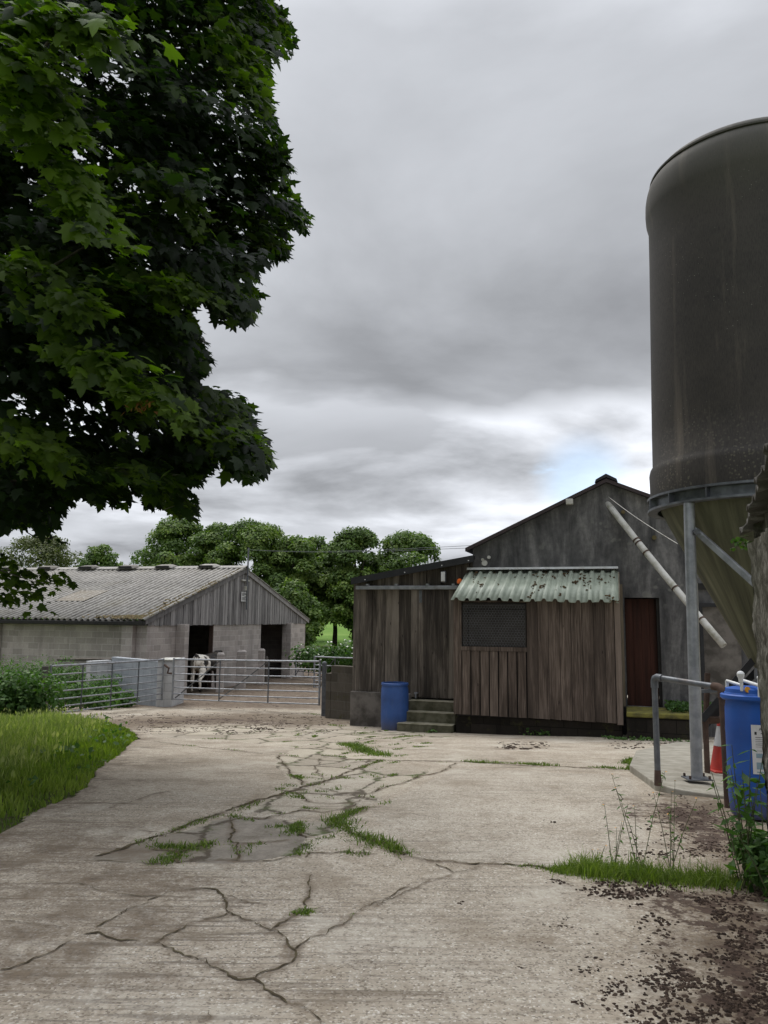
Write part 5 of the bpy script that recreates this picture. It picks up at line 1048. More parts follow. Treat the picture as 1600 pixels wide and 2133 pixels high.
# ---- the maple overhanging from the left
crown_px = [(-520, -700), (420, -760), (560, -400), (575, -100), (565, 0), (604, 70), (603, 100), (560, 122), (548, 180), (560, 235), (578, 290), (595, 340), (592, 400), (640, 450), (630, 470), (590, 455), (583, 530), (530, 535), (525, 590), (532, 655), (500, 665), (458, 658), (440, 625), (405, 605), (388, 640), (388, 675), (422, 710), (428, 765), (400, 788), (420, 808), (505, 828), (516, 868), (538, 902), (562, 960), (520, 992), (480, 980), (455, 945), (420, 967), (412, 995), (372, 1006), (405, 1040), (398, 1072), (370, 1060), (315, 1048), (292, 1034), (262, 975), (255, 1045), (200, 1036), (170, 1018), (144, 1046), (109, 1062), (104, 1096), (60, 1080), (0, 1092), (-300, 1150), (-520, 1100)]
crown = np.array(crown_px, float); _e = np.roll(crown, -1, 0) - np.roll(crown, 1, 0); crown = crown + 9 * np.stack([_e[:, 1], -_e[:, 0]], 1) / (np.linalg.norm(_e, axis=1, keepdims=True) + 1e-6)
def pix2w(px, py, d):      # px, py, distance along the view direction -> world points
    a = (px - 800) / FPX; b_ = (1066.5 - py) / FPX
    D = np.array(Fw)[None] + a[:, None] * np.array(Rt)[None] + b_[:, None] * np.array(Up)[None]
    return D * (d / D[:, 1])[:, None] + np.array([0, 0, CAMZ])
def maple():
    r = np.random.default_rng(12); root = thing('maple_tree', 'big dark maple whose leafy boughs hang into view from the left', 'tree', (-7.2, 9.0, gzf(-7.2, 9)), 0)
    # bough ends: spray centres inside the crown outline, then a real volume of sprays 4 to 12 m away
    ctr = []
    E = np.roll(crown, -1, 0) - crown
    def sample(n, dmin, dmax, x0=-500, x1=640, y0=-650, y1=1100):
        px = r.uniform(x0, x1, n * 3); py = r.uniform(y0, y1, n * 3); k = inpoly(px, py, crown); return px[k][:n], py[k][:n], r.uniform(dmin, dmax, min(n, k.sum()))
    Ps = []; Sz = []; Ns = []; Ts = []; Rn = []
    axis = np.array([-7.0, 9.5])
    def spray(px, py, d, nleaf, rad, size, brightness):  # leaf colour carries the light: dark inside the crown, pale at its rim
        c = pix2w(np.array([px]), np.array([py]), np.array([d]))[0]
        out = np.array([c[0] - axis[0], c[1] - axis[1], 0]); out = out / (np.linalg.norm(out) + 1e-6); out = out + np.array([0, -.55, 0]) * r.uniform(0, 1); out /= np.linalg.norm(out)
        side = np.array([-out[1], out[0], 0]); dr = r.uniform(.1, .95)         # droop
        u = r.uniform(-1, 1, nleaf) ; w_ = r.normal(0, .45, nleaf) * (1.15 - .5 * np.abs(u)); v = r.normal(0, .10, nleaf)
        tdir = out * math.cos(dr) + np.array([0, 0, -1]) * math.sin(dr); nd = out * math.sin(dr) + np.array([0, 0, 1]) * math.cos(dr)
        p = c + rad * (u[:, None] * tdir + w_[:, None] * side + v[:, None] * nd) - .12 * rad * (u[:, None] ** 2) * np.array([0, 0, 1]) - .25 * rad * (w_[:, None] ** 2) * np.array([0, 0, 1])
        Ps.append(p); Sz.append(np.full(nleaf, size) * r.uniform(.42, 1.1, nleaf))
        Ns.append(nd + r.normal(0, .32, (nleaf, 3))); Ts.append(tdir + .7 * w_[:, None] * side + r.normal(0, .35, (nleaf, 3)) + np.array([0, 0, -.25])); Rn.append(np.clip(brightness + r.normal(0, .2, nleaf), 0, 1))
    # dense back mass, leaf colour darkened for the shaded inside
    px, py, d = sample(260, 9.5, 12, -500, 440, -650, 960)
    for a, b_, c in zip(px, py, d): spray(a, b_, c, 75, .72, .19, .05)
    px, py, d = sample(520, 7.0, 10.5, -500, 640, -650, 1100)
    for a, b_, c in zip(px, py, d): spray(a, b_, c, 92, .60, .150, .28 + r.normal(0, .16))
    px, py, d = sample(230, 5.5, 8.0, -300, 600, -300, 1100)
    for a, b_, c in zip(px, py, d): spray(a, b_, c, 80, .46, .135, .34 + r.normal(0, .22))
    # rim sprays follow the outline, coloured pale as if light shines through
    for (x0, y0), (x1, y1) in zip(crown_px[3:-3], crown_px[4:-2]):
        L_ = math.hypot(x1 - x0, y1 - y0); k = max(1, int(L_ / 26))
        for i in range(k):
            u = (i + r.uniform(.2, .8)) / k; x = x0 + (x1 - x0) * u; y = y0 + (y1 - y0) * u; nx_, ny_ = (y1 - y0) / L_, -(x1 - x0) / L_
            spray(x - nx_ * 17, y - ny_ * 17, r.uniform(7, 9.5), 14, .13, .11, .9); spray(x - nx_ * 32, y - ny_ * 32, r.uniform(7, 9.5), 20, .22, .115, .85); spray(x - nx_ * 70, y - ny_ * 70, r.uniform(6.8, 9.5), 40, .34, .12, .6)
    # near front boughs, larger in view, light put into a paler leaf colour
    for (x0, y0, x1, y1, d, k, wd) in ((0, 40, 240, 60, 4.2, 12, 60), (0, 130, 110, 120, 4.3, 6, 30), (0, 200, 230, 500, 4.7, 14, 26), (-20, 120, 130, 250, 4.4, 8, 40), (240, 560, 430, 610, 5.6, 8, 30), (440, 30, 560, 190, 6.2, 9, 26), (130, 700, 350, 850, 5.2, 12, 36), (0, 860, 110, 950, 5.6, 7, 36), (260, 640, 380, 660, 6.2, 6, 25), (400, 850, 540, 930, 6.6, 8, 24), (20, 560, 200, 620, 5.2, 7, 50), (300, 330, 420, 420, 6.2, 7, 30)):
        for i in range(k):
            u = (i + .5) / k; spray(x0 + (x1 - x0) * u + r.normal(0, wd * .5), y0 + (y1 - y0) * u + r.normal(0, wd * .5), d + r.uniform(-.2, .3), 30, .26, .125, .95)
    # low separate sprig at the left edge
    nlow = sum(len(p_) for p_ in Ps)
    for (x0, y0, x1, y1, k) in ((-60, 1190, 150, 1200, 9), (-60, 1240, 110, 1238, 7), (-60, 1160, 30, 1165, 4)):
        for i in range(k):
            u = (i + .5) / k; spray(x0 + (x1 - x0) * u, y0 + (y1 - y0) * u + r.normal(0, 9), 7.0 + r.uniform(-.3, .3), 15, .14, .085, .8)
    spray(118, 1120, 7.5, 6, .08, .11, .3)
    Pc = np.concatenate(Ps); Sz = np.concatenate(Sz); N_ = np.concatenate(Ns); T_ = np.concatenate(Ts); rn = np.concatenate(Rn)
    # trim leaves that stray outside the crown's outline
    ca = np.array(Fw); D = Pc - np.array([0, 0, CAMZ]); k_ = D @ ca; pxx = 800 + FPX * (D @ np.array(Rt)) / k_; pyy = 1066.5 - FPX * (D @ np.array(Up)) / k_
    low = (pyy > 1095) & (pxx < 175) & (np.arange(len(pxx)) >= nlow)
    ins = inpoly(pxx, pyy, crown) | low; keep_ = ins.copy(); hk = np.floor(Pc / .42).astype(int); hk = hk[:, 0] * 73856093 ^ hk[:, 1] * 19349663 ^ hk[:, 2] * 83492791
    _, inv, cnt = np.unique(hk[keep_], return_inverse=True, return_counts=True); kk = np.zeros(len(ins), bool); kk[np.nonzero(keep_)[0]] = cnt[inv] >= 5; keep_ &= kk
    T_ = np.where((D[:, 1] > 0)[:, None], T_, T_); keep_ &= (k_ > 3.6)
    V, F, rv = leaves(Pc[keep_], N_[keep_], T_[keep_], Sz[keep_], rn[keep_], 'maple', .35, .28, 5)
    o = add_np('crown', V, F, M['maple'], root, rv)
    k = 26; c = pix2w(r.normal(300, 18, k), r.normal(842, 10, k), r.normal(5.2, .1, k)); V, F, rv = leaves(c, r.normal(0, 1, (k, 3)), r.normal(0, 1, (k, 3)) + np.array([0, 0, -1]), np.full(k, .06), r.random(k), 'strip', .2, .3, 6); tag(add_np('dry_seed_cluster', V, F, M['maple_old'], root, rv), kind='stuff')
    # trunk and limbs
    q = MB(); bx_, by_ = -7.2, 9.0; g = gzf(bx_, by_); q.tube([(bx_, by_, g - .2), (bx_ + .05, by_, g + .6), (bx_ + .1, by_, 2), (bx_, by_ + .1, 4), (bx_ - .1, by_ + .1, 7), (bx_, by_, 10)], [.62, .48, .42, .36, .25, .08], 16); q.build('trunk', M['bark'], root)
    for (x, y, d, r0) in ((560, 440, 8.6, .10), (480, 940, 8.4, .08), (350, 700, 7.0, .09), (520, 100, 8.2, .10), (200, 500, 5.6, .08), (150, 30, 5.4, .08), (300, -300, 9.5, .12), (60, 1000, 6.4, .06), (380, 1030, 8.4, .05), (80, 1215, 6.1, .03)):
        e = P(x, y, d); a = Vector((bx_, by_, min(max(e.z * .55, 1.8), 6.5))); md = a.lerp(e, .5) + Vector((0, 0, .35)); q = MB(); pts = [a, a.lerp(md, .5) + Vector((0, 0, .12)), md, md.lerp(e, .6) + Vector((0, 0, .08)), e]
        q.tube(pts, [r0 * 1.3, r0, r0 * .65, r0 * .3, r0 * .08], 8); q.build('limb', M['bark'], root)
    q = MB(); q.tube([P(57, 1085, 7.5), P(55, 1108, 7.5), P(75, 1120, 7.5), P(100, 1122, 7.5), P(118, 1118, 7.5)], .006, 5); q.build('twig', M['bark'], root)
maple()

# ---- trees behind
def bg_tree(label, px, top, wpx, Y, base_z=None, n=9000, mat=None, leaf=.26, dens=1.0, seed=0, trunk=.22, low=.12, group='trees in the field behind the barn', name='field_tree', px2=None):
    r = np.random.default_rng(seed + 100); tp = P(px, top, Y); x, y = tp.x, tp.y; g = gzf(x, y); H = tp.z - g; Rr = wpx / 2 / FPX * Y
    root = thing(name, label, 'tree', (x, y, g), r.uniform(0, 6), group)
    n = int(n * 1.7); wpx *= 1.12; Rr *= 1.12; n = int(n * 1.3); leaf *= .68; nb = 90; u = r.random(nb) ** .8; hh = g + H * (low + (1 - low) * (.06 + .90 * u)); env = np.sin(np.pi * np.clip((.12 + .8 * u), 0, 1)) ** .6; env = np.where(u > .7, env * (1 - (u - .7) * .9), env)
    a = r.uniform(0, 6.283, nb); rad = Rr * env * r.uniform(.15, .95, nb) ** .6; cx_ = x + rad * np.cos(a); cy_ = y + rad * np.sin(a); br = Rr * r.uniform(.13, .40, nb)
    ns_ = nb // 3; ou = r.integers(0, nb, ns_); oa = r.uniform(0, 6.283, ns_); cx_ = np.concatenate([cx_, cx_[ou] + br[ou] * np.cos(oa) * 1.0]); cy_ = np.concatenate([cy_, cy_[ou] + br[ou] * np.sin(oa) * 1.0]); hh = np.concatenate([hh, hh[ou] + br[ou] * r.uniform(0, 1.1, ns_)]); br = np.concatenate([br, Rr * r.uniform(.06, .14, ns_)]); nb += ns_
    pk = br ** 1.6 / (br ** 1.6).sum(); k = r.choice(nb, n, p=pk); ph = r.normal(0, 1, (n, 3)); ph /= np.linalg.norm(ph, axis=1, keepdims=True); ph[:, 2] = np.where(ph[:, 2] < -.35, -ph[:, 2], ph[:, 2]); ph[:, 2] *= .75
    rd = br[k] * r.uniform(.55, 1.08, n) ** .5
    Pc = np.stack([cx_[k], cy_[k], hh[k]], 1) + ph * rd[:, None]; env_ = np.clip(1 - ((Pc[:, 0] - x) ** 2 + (Pc[:, 1] - y) ** 2) / (Rr * 1.25) ** 2, 0, 1) ** .5; Pc[:, 2] = np.minimum(Pc[:, 2], g + H * (.55 + .47 * env_) + r.uniform(-.5, .2, n)); Pc += r.normal(0, .06, Pc.shape)
    kp = Pc[:, 2] > gz(Pc[:, 0], Pc[:, 1]) + .1; Pc = Pc[kp]; ph = ph[kp]; k = k[kp]; n = len(Pc)
    N_ = ph + np.array([0, 0, .6]) + r.normal(0, .45, (n, 3)); T_ = ph * .3 + r.normal(0, .6, (n, 3)) + np.array([0, 0, -.3]); tone = r.random(nb)
    V, F, rv = leaves(Pc, N_, T_, leaf * r.uniform(.6, 1.3, n), np.clip(.25 + .45 * tone[k] + r.normal(0, .16, n), 0, 1), 'quad', .3, .2, seed)
    add_np('crown', V, F, mat or M['far'], root, rv)
    q = MB(); q.tube([(x, y, g - .2), (x + .05, y, g + H * .2), (x - .1, y, g + H * .5), (x, y, g + H * .8)], [trunk * 1.4, trunk, trunk * .7, trunk * .15], 10); q.build('trunk', M['bark'], root)
    for j in range(7):
        i = r.integers(0, nb); q = MB(); s = Vector((x, y, g + H * r.uniform(.25, .55))); e = Vector((cx_[i], cy_[i], hh[i])); q.tube([s, s.lerp(e, .5) + Vector((0, 0, .2)), e], [trunk * .45, trunk * .28, trunk * .08], 6); q.build('limb', M['bark'], root)
    return root
bg_tree('leftmost wide tree of the row, tall above the middle of the barn roof', 372, 1084, 150, 62, seed=1, n=12000)
bg_tree('full rounded tree rising above the barn roof near its gable end', 450, 1094, 120, 60, seed=2, n=11000)
bg_tree('big rounded tree directly behind the mast on the barn', 535, 1090, 165, 58, seed=3, n=15000)
bg_tree('dark bushy tree half hidden right behind the barn gable slope', 612, 1118, 130, 57, seed=4, n=13000, low=.02)
bg_tree('leaning dense tree between the barn and the pair of slim trees', 655, 1120, 90, 66, seed=5, n=9000, low=.1)
bg_tree('slim open tree with bare trunk, left of the two beside the timber building', 742, 1104, 128, 56, seed=6, n=13500, low=.09, dens=.7)
bg_tree('rightmost tree of the row, its head above the black fascia', 852, 1114, 140, 58, seed=7, n=14000, low=.10)
bg_tree('slender young tree with trunk seen against the bright field', 700, 1150, 85, 58, seed=8, n=5000, low=.26, trunk=.16)
bg_tree('rounded low tree filling the gap just right of the barn corner', 612, 1215, 95, 50, seed=9, n=9000, low=.0)
bg_tree('small light green bush-like tree behind the barn ridge vents', 345, 1150, 70, 50, seed=13, n=4500, low=.1)
bg_tree('olive toned spreading tree beyond the far left of the barn roof', 90, 1118, 150, 85, seed=10, n=8000, mat=M['far2'], low=.1, leaf=.3)
bg_tree('small dark green tree alone above the barn roof between the gaps', 214, 1130, 80, 75, seed=11, n=6000, leaf=.28)
bg_tree('distant dark tree filling the foot of the row behind the timber building', 795, 1165, 150, 60, seed=12, n=12000, low=.02)
bg_tree('dense dark tree right behind the barn, in shade', 580, 1140, 110, 60, seed=15, n=9000, low=.0)
# far hedge line on the rise
r = np.random.default_rng(5); n = 26000; hx_ = r.uniform(-160, 90, n); hy = 230 + r.normal(0, 3, n); Hh = 5 + 3.2 * fbm(hx_, hy * 0, .09, 31); Pc = np.stack([hx_, hy, gz(hx_, hy) + r.random(n) ** .8 * np.clip(Hh, 2, 9)], 1)
V, F, rv = leaves(Pc, r.normal(0, 1, (n, 3)) + np.array([0, -.5, .6]), r.normal(0, 1, (n, 3)), r.uniform(.7, 1.5, n), r.random(n) * .6, 'quad', .2, .1, 3)
tag(add_np('distant_hedge', V, F, M['far'], None, rv), 'far hedgerow and wood on the rise beyond the field', 'hedge', kind='stuff')

def bush(label, cx_, cy_, rx, ry, h, n, leaf, mat, name='bush', seed=0, cat='bush', group=None, shape='quad', stems=6, flowers=0, ht0=0):
    r = np.random.default_rng(seed + 50); g = gzf(cx_, cy_); root = thing(name, label, cat, (cx_, cy_, g), 0, group)
    nb = max(6, stems * 3); bx_ = cx_ + rx * r.uniform(-.75, .75, nb); by_ = cy_ + ry * r.uniform(-.75, .75, nb); bz_ = g + h * r.uniform(.25, .8, nb); bz_ *= 1
    k = r.integers(0, nb, n); ph = r.normal(0, 1, (n, 3)); ph /= np.linalg.norm(ph, axis=1, keepdims=True); rad = np.stack([np.full(nb, rx * .38), np.full(nb, ry * .38), np.full(nb, h * .26)], 1)
    Pc = np.stack([bx_, by_, bz_], 1)[k] + ph * rad[k] * r.uniform(.6, 1.15, (n, 1)); Pc[:, 2] = np.maximum(Pc[:, 2], g + .03)
    V, F, rv = leaves(Pc, ph + np.array([0, 0, .7]) + r.normal(0, .4, (n, 3)), r.normal(0, .7, (n, 3)) + ph + np.array([0, 0, -.2]), leaf * r.uniform(.6, 1.3, n), np.clip(r.normal(.5, .25, n), 0, 1), shape, .25, .25, seed)
    add_np('foliage', V, F, mat, root, rv)
    for i in range(stems):
        q = MB(); q.tube([(cx_ + rx * .1 * (i - stems / 2) / stems, cy_, g - .05), (bx_[i], by_[i], bz_[i])], [.015, .006], 5); q.build('stem', M['bark'], root)
    if flowers:
        f = r.integers(0, n, flowers); V, F, rv = leaves(Pc[f] + np.array([0, -.02, .03]), r.normal(0, .4, (flowers, 3)) + np.array([0, -.5, 1]), r.normal(0, 1, (flowers, 3)), np.full(flowers, .11), r.random(flowers), 'quad', 0, .1, 2); add_np('blossom', V, F, M['flower'], root, rv)
    return root
def at_px(px, py, Y): p = P(px, py, Y); return p.x, p.y
x, y = at_px(45, 1480, 17.3); bush('round elder bush growing over the near end of the left gate', x, y, .72, .6, 1.1, 2000, .085, M['weed'], seed=1)
x, y = at_px(20, 1470, 17.0); bush('bright leafy shrub at the left edge of the photo beside the gate', x, y, .5, .5, .9, 1600, .09, M['weed'], seed=2)
x, y = at_px(705, 1370, 34.5); bush('white flowering bush behind the far gates', x, y, 1.9, 1.0, 1.9, 4500, .13, M['weed'], seed=3, flowers=160)
for i, (px, Y, w_, h_) in enumerate(((20, 24.6, 1.0, 1.3), (60, 24.4, .9, 1.15), (105, 24.2, .9, 1.35), (150, 24.3, .9, 1.1), (188, 24.0, .8, 1.0), (215, 23.0, .55, .9))):
    x, y = at_px(px, 1400, Y)
    bush(['dark nettle clump below the barn wall at the far left', 'nettle clump second from the left edge below the barn wall', 'tall nettle clump below the middle of the barn wall', 'nettle clump behind the middle of the left gate', 'nettle clump beside the white painted wall panel', 'low bramble in front of the whitewashed wall'][i], x, y, w_, .7, h_, 1700, .10, M['weed'], 'nettle_patch' if i < 5 else 'bramble', seed=10 + i, cat='weeds', group='nettles along the barn wall', shape='strip')
for i, (px, Y, w_, h_) in enumerate(((135, 20.8, .8, .75), (190, 21.6, .8, .6), (240, 22.4, .55, .55))):
    x, y = at_px(px, 1460, Y); bush(['bramble behind the near half of the left gate', 'bramble behind the middle of the left gate', 'small bramble at the foot of the whitewashed wall'][i], x, y, w_, .5, h_, 800, .085, M['weed'], 'bramble', seed=30 + i, cat='weeds', group='brambles behind the left gate')
p = FB.W(-.2, -6.6, 0); 
r = np.random.default_rng(77); iv = thing('ivy', 'dark ivy climbing the barn wall at the left edge', 'plant', tuple(FB.W(-.1, -7.3, -1.2)), FB.rot); n = 2600
Pn = np.array([tuple(FB.W(-.03 - .1 * r.random(), -6.7 - r.random() ** .8 * 3, -1.3 + r.random() * 2.35)) for _ in range(n)]); nn = -np.array(FB.d)
V, F, rv = leaves(Pn, nn + r.normal(0, .35, (n, 3)), np.array([0, 0, -1.]) + r.normal(0, .4, (n, 3)), r.uniform(.07, .13, n), r.random(n) * .5, 'quad', .2, .2, 3); add_np('foliage', V, F, M['weed'], iv, rv)
# weeds along the shed foot
def low_weeds(label, pts, n, spread, h, leaf, seed, name='weed_patch'):
    r = np.random.default_rng(seed); pts = np.array(pts); c = pts.mean(0); root = thing(name, label, 'weeds', (c[0], c[1], gzf(c[0], c[1])), 0, 'weeds at the foot of the buildings')
    s = r.random(n) * (len(pts) - 1); i = s.astype(int).clip(0, len(pts) - 2); P2 = pts[i] + (pts[i + 1] - pts[i]) * (s - i)[:, None] + r.normal(0, spread, (n, 2)); prof = .35 + .65 * np.abs(np.sin(s * 5.1 + seed) * np.cos(s * 2.3))
    Pc = np.concatenate([P2, (gz(P2[:, 0], P2[:, 1]) + r.random(n) * h * prof + .01)[:, None]], 1)
    V, F, rv = leaves(Pc, r.normal(0, .5, (n, 3)) + np.array([0, -.2, .8]), r.normal(0, 1, (n, 3)), leaf * r.uniform(.5, 1.3, n), np.clip(r.normal(.5, .25, n), 0, 1), 'quad', .25, .25, seed); add_np('foliage', V, F, M['weed'], root, rv)
low_weeds('leafy weeds along the dark plinth of the brown shed', [G(1030, 1528)[:2], G(1080, 1530)[:2], G(1140, 1533)[:2]], 700, .07, .17, .06, 1)
low_weeds('thin line of weeds under the loading platform', [G(1260, 1540)[:2], G(1420, 1545)[:2]], 260, .06, .07, .045, 2)
low_weeds('weeds at the foot of the concrete steps', [G(900, 1527)[:2], G(950, 1520)[:2]], 260, .06, .12, .055, 3)
a_ = F1.W(F1.at(1400, 1455, .5)[0], .35, 0); root = None
r = np.random.default_rng(9); pw_ = thing('platform_weeds', 'green weeds growing on the platform beside the rusty door', 'weeds', (a_.x, a_.y, zFloor), F1.rot); n = 900
Pn = np.array([tuple(F1.W(td1 + .05 + r.random() * .85, .08 + r.random() ** 1.5 * .75, zFloor + r.random() * .16)) for _ in range(n)]); V, F, rv = leaves(Pn, r.normal(0, .5, (n, 3)) + np.array([0, -.2, .8]), r.normal(0, 1, (n, 3)), r.uniform(.03, .07, n), r.random(n) * .6, 'quad', .2, .2, 3); add_np('foliage', V, F, M['weed'], pw_, rv)
# creeper on the shed plinth
cw = thing('dried_creeper', 'wispy dried weed standing against the slatted front of the shed', 'weeds', tuple(G(1000, 1524)), 0); q = MB(); g0 = G(1000, 1524)
for k in range(5): e = P(1000 + random.uniform(-16, 10), random.uniform(1468, 1500), g0.y - .02); q.tube([g0, g0.lerp(e, .5) + Vector((.03, 0, 0)), e], .004, 4)
q.build('stem', M['bark'], cw); n = 120; r = np.random.default_rng(4); c = pix2w(r.normal(995, 9, n), r.uniform(1475, 1522, n), np.full(n, g0.y - .02)); V, F, rv = leaves(c, r.normal(0, 1, (n, 3)), r.normal(0, 1, (n, 3)), r.uniform(.02, .05, n), r.random(n) * .4, 'quad', .2, .2, 1); add_np('foliage', V, F, M['weed'], cw, rv)

# ---- grass blades
def blades(P2, h, w_, seed, lean=.35, z0=None):
    r = np.random.default_rng(seed); n = len(P2); z = gz(P2[:, 0], P2[:, 1]) if z0 is None else z0
    a = r.uniform(0, 6.283, n); ln = h * lean * r.uniform(.1, 1.4, n); la = r.uniform(0, 6.283, n); W2 = w_ * r.uniform(.6, 1.3, n) / 2
    B0 = np.stack([P2[:, 0], P2[:, 1], z - .01], 1); S = np.stack([np.cos(a) * W2, np.sin(a) * W2, 0 * a], 1); Lv = np.stack([np.cos(la) * ln, np.sin(la) * ln, 0 * a], 1); Z = np.array([0, 0, 1.])
    mid = B0 + Lv * .35 + Z * (h * .55)[:, None]; tip = B0 + Lv + Z * (h * np.clip(1 - .25 * (ln / h) ** 2, .4, 1))[:, None]
    V = np.stack([B0 - S, B0 + S, mid - S * .8, mid + S * .8, tip], 1).reshape(-1, 3); i = (np.arange(n) * 5)[:, None]
    F = np.concatenate([i + [0, 1, 3], i + [0, 3, 2], i + [2, 3, 4]], 1).reshape(-1, 3); return V, F
def verge_grass():
    r = np.random.default_rng(33); n = 7000; x = r.uniform(-13, -1.5, n); y = 3 + 16 * r.random(n); k = inpoly(x, y, verge_poly) & (x / y > -1.15); x = x[k]; y = y[k]; d = segdist(x, y, verge); k = (d > .5) & (fbm(x, y, 1.7, 90) > -.25); x = x[k]; y = y[k]; d = d[k]; z = gz(x, y) + np.clip(d, 0, 2) * .05; n = len(x)
    h = r.uniform(.12, .30, n); V, F = blades(np.stack([x, y], 1), h, .004 + .0006 * y, 91, .45, z); la = r.uniform(0, 6.28, n)
    tp_ = V.reshape(n, 5, 3)[:, 4]; md_ = V.reshape(n, 5, 3)[:, 2]; V2, F2_, rv2 = leaves(md_ + (tp_ - md_) * .7, np.stack([np.cos(la), np.sin(la), .1 + 0 * la], 1), tp_ - md_ + 1e-4, r.uniform(.05, .10, n), np.clip(r.normal(.8, .2, n), 0, 1), 'strip', .1, .1, 9)
    tag(add_np('seed_stalks', np.concatenate([V, V2]), np.concatenate([F, F2_ + len(V)]), M['straw'], None, np.concatenate([np.repeat(np.clip(r.normal(.7, .2, n), 0, 1), 5), rv2])), 'pale seed heads standing above the grass of the verge', 'grass', kind='stuff')
    n = 11000; x = r.uniform(-13, -1.5, n); y = 3 + 16 * r.random(n); k = inpoly(x, y, verge_poly) & (x / y > -1.15) & (fbm(x, y, 2.6, 95) > .35); x = x[k]; y = y[k]; n = len(x); Pc = np.stack([x, y, gz(x, y) + .06 + r.random(n) * .13], 1)
    V, F, rv = leaves(Pc, r.normal(0, .5, (n, 3)) + np.array([0, -.1, .9]), r.normal(0, 1, (n, 3)), r.uniform(.03, .09, n), np.clip(r.normal(.5, .25, n), 0, 1), 'quad', .25, .25, 5); tag(add_np('verge_weeds', V, F, M['weed'], None, rv), 'low broadleaf weeds growing through the verge grass', 'weeds', kind='stuff')
    r = np.random.default_rng(3); N_ = 270000; x = r.uniform(-17, -1.5, N_); y = 1.8 + 17.7 * r.random(N_); k = inpoly(x, y, verge_poly); x = x[k]; y = y[k]
    vis = x / y > -1.15; x = x[vis]; y = y[vis]; d = segdist(x, y, verge); patch = fbm(x, y, 1.1, 41); m_ = (d > .55 + .35 * patch)
    zz = gz(x, y) + np.clip(d, 0, 2) * .05
    P2 = np.stack([x, y], 1); cl2 = fbm(x, y, 4.5, 43) + .6 * fbm(x, y, 13, 44); hh = np.clip(.045 + .145 * np.clip(d / 1.1, 0, 1) + .10 * patch * np.clip(d, 0, 1) + .05 * cl2, .03, .32)
    sel = m_ & (r.random(len(x)) < .55); g = ~sel
    V, F = blades(P2[g], hh[g] * r.uniform(.5, 1.15, g.sum()) * np.where(m_[g], .75, 1.), .010 + .0008 * y[g], 1, .45, zz[g]); tag(add_np('verge_grass', V, F, M['grass'], None, np.repeat(np.clip(r.normal(.55, .2, g.sum()) + .35 * cl2[g] + .25 * patch[g], 0, 1), 5)), 'bright green grass fringe of the verge along the concrete', 'grass', kind='stuff')
    V, F = blades(P2[sel], hh[sel] * r.uniform(.8, 1.6, sel.sum()), .006 + .0007 * y[sel], 2, .5, zz[sel]); tag(add_np('meadow_grass', V, F, M['straw'], None, np.repeat(np.clip(r.normal(.5, .25, sel.sum()) + .3 * cl2[sel], 0, 1), 5)), 'tall yellowing seeded grass on the verge below the gate', 'grass', kind='stuff')
verge_grass()
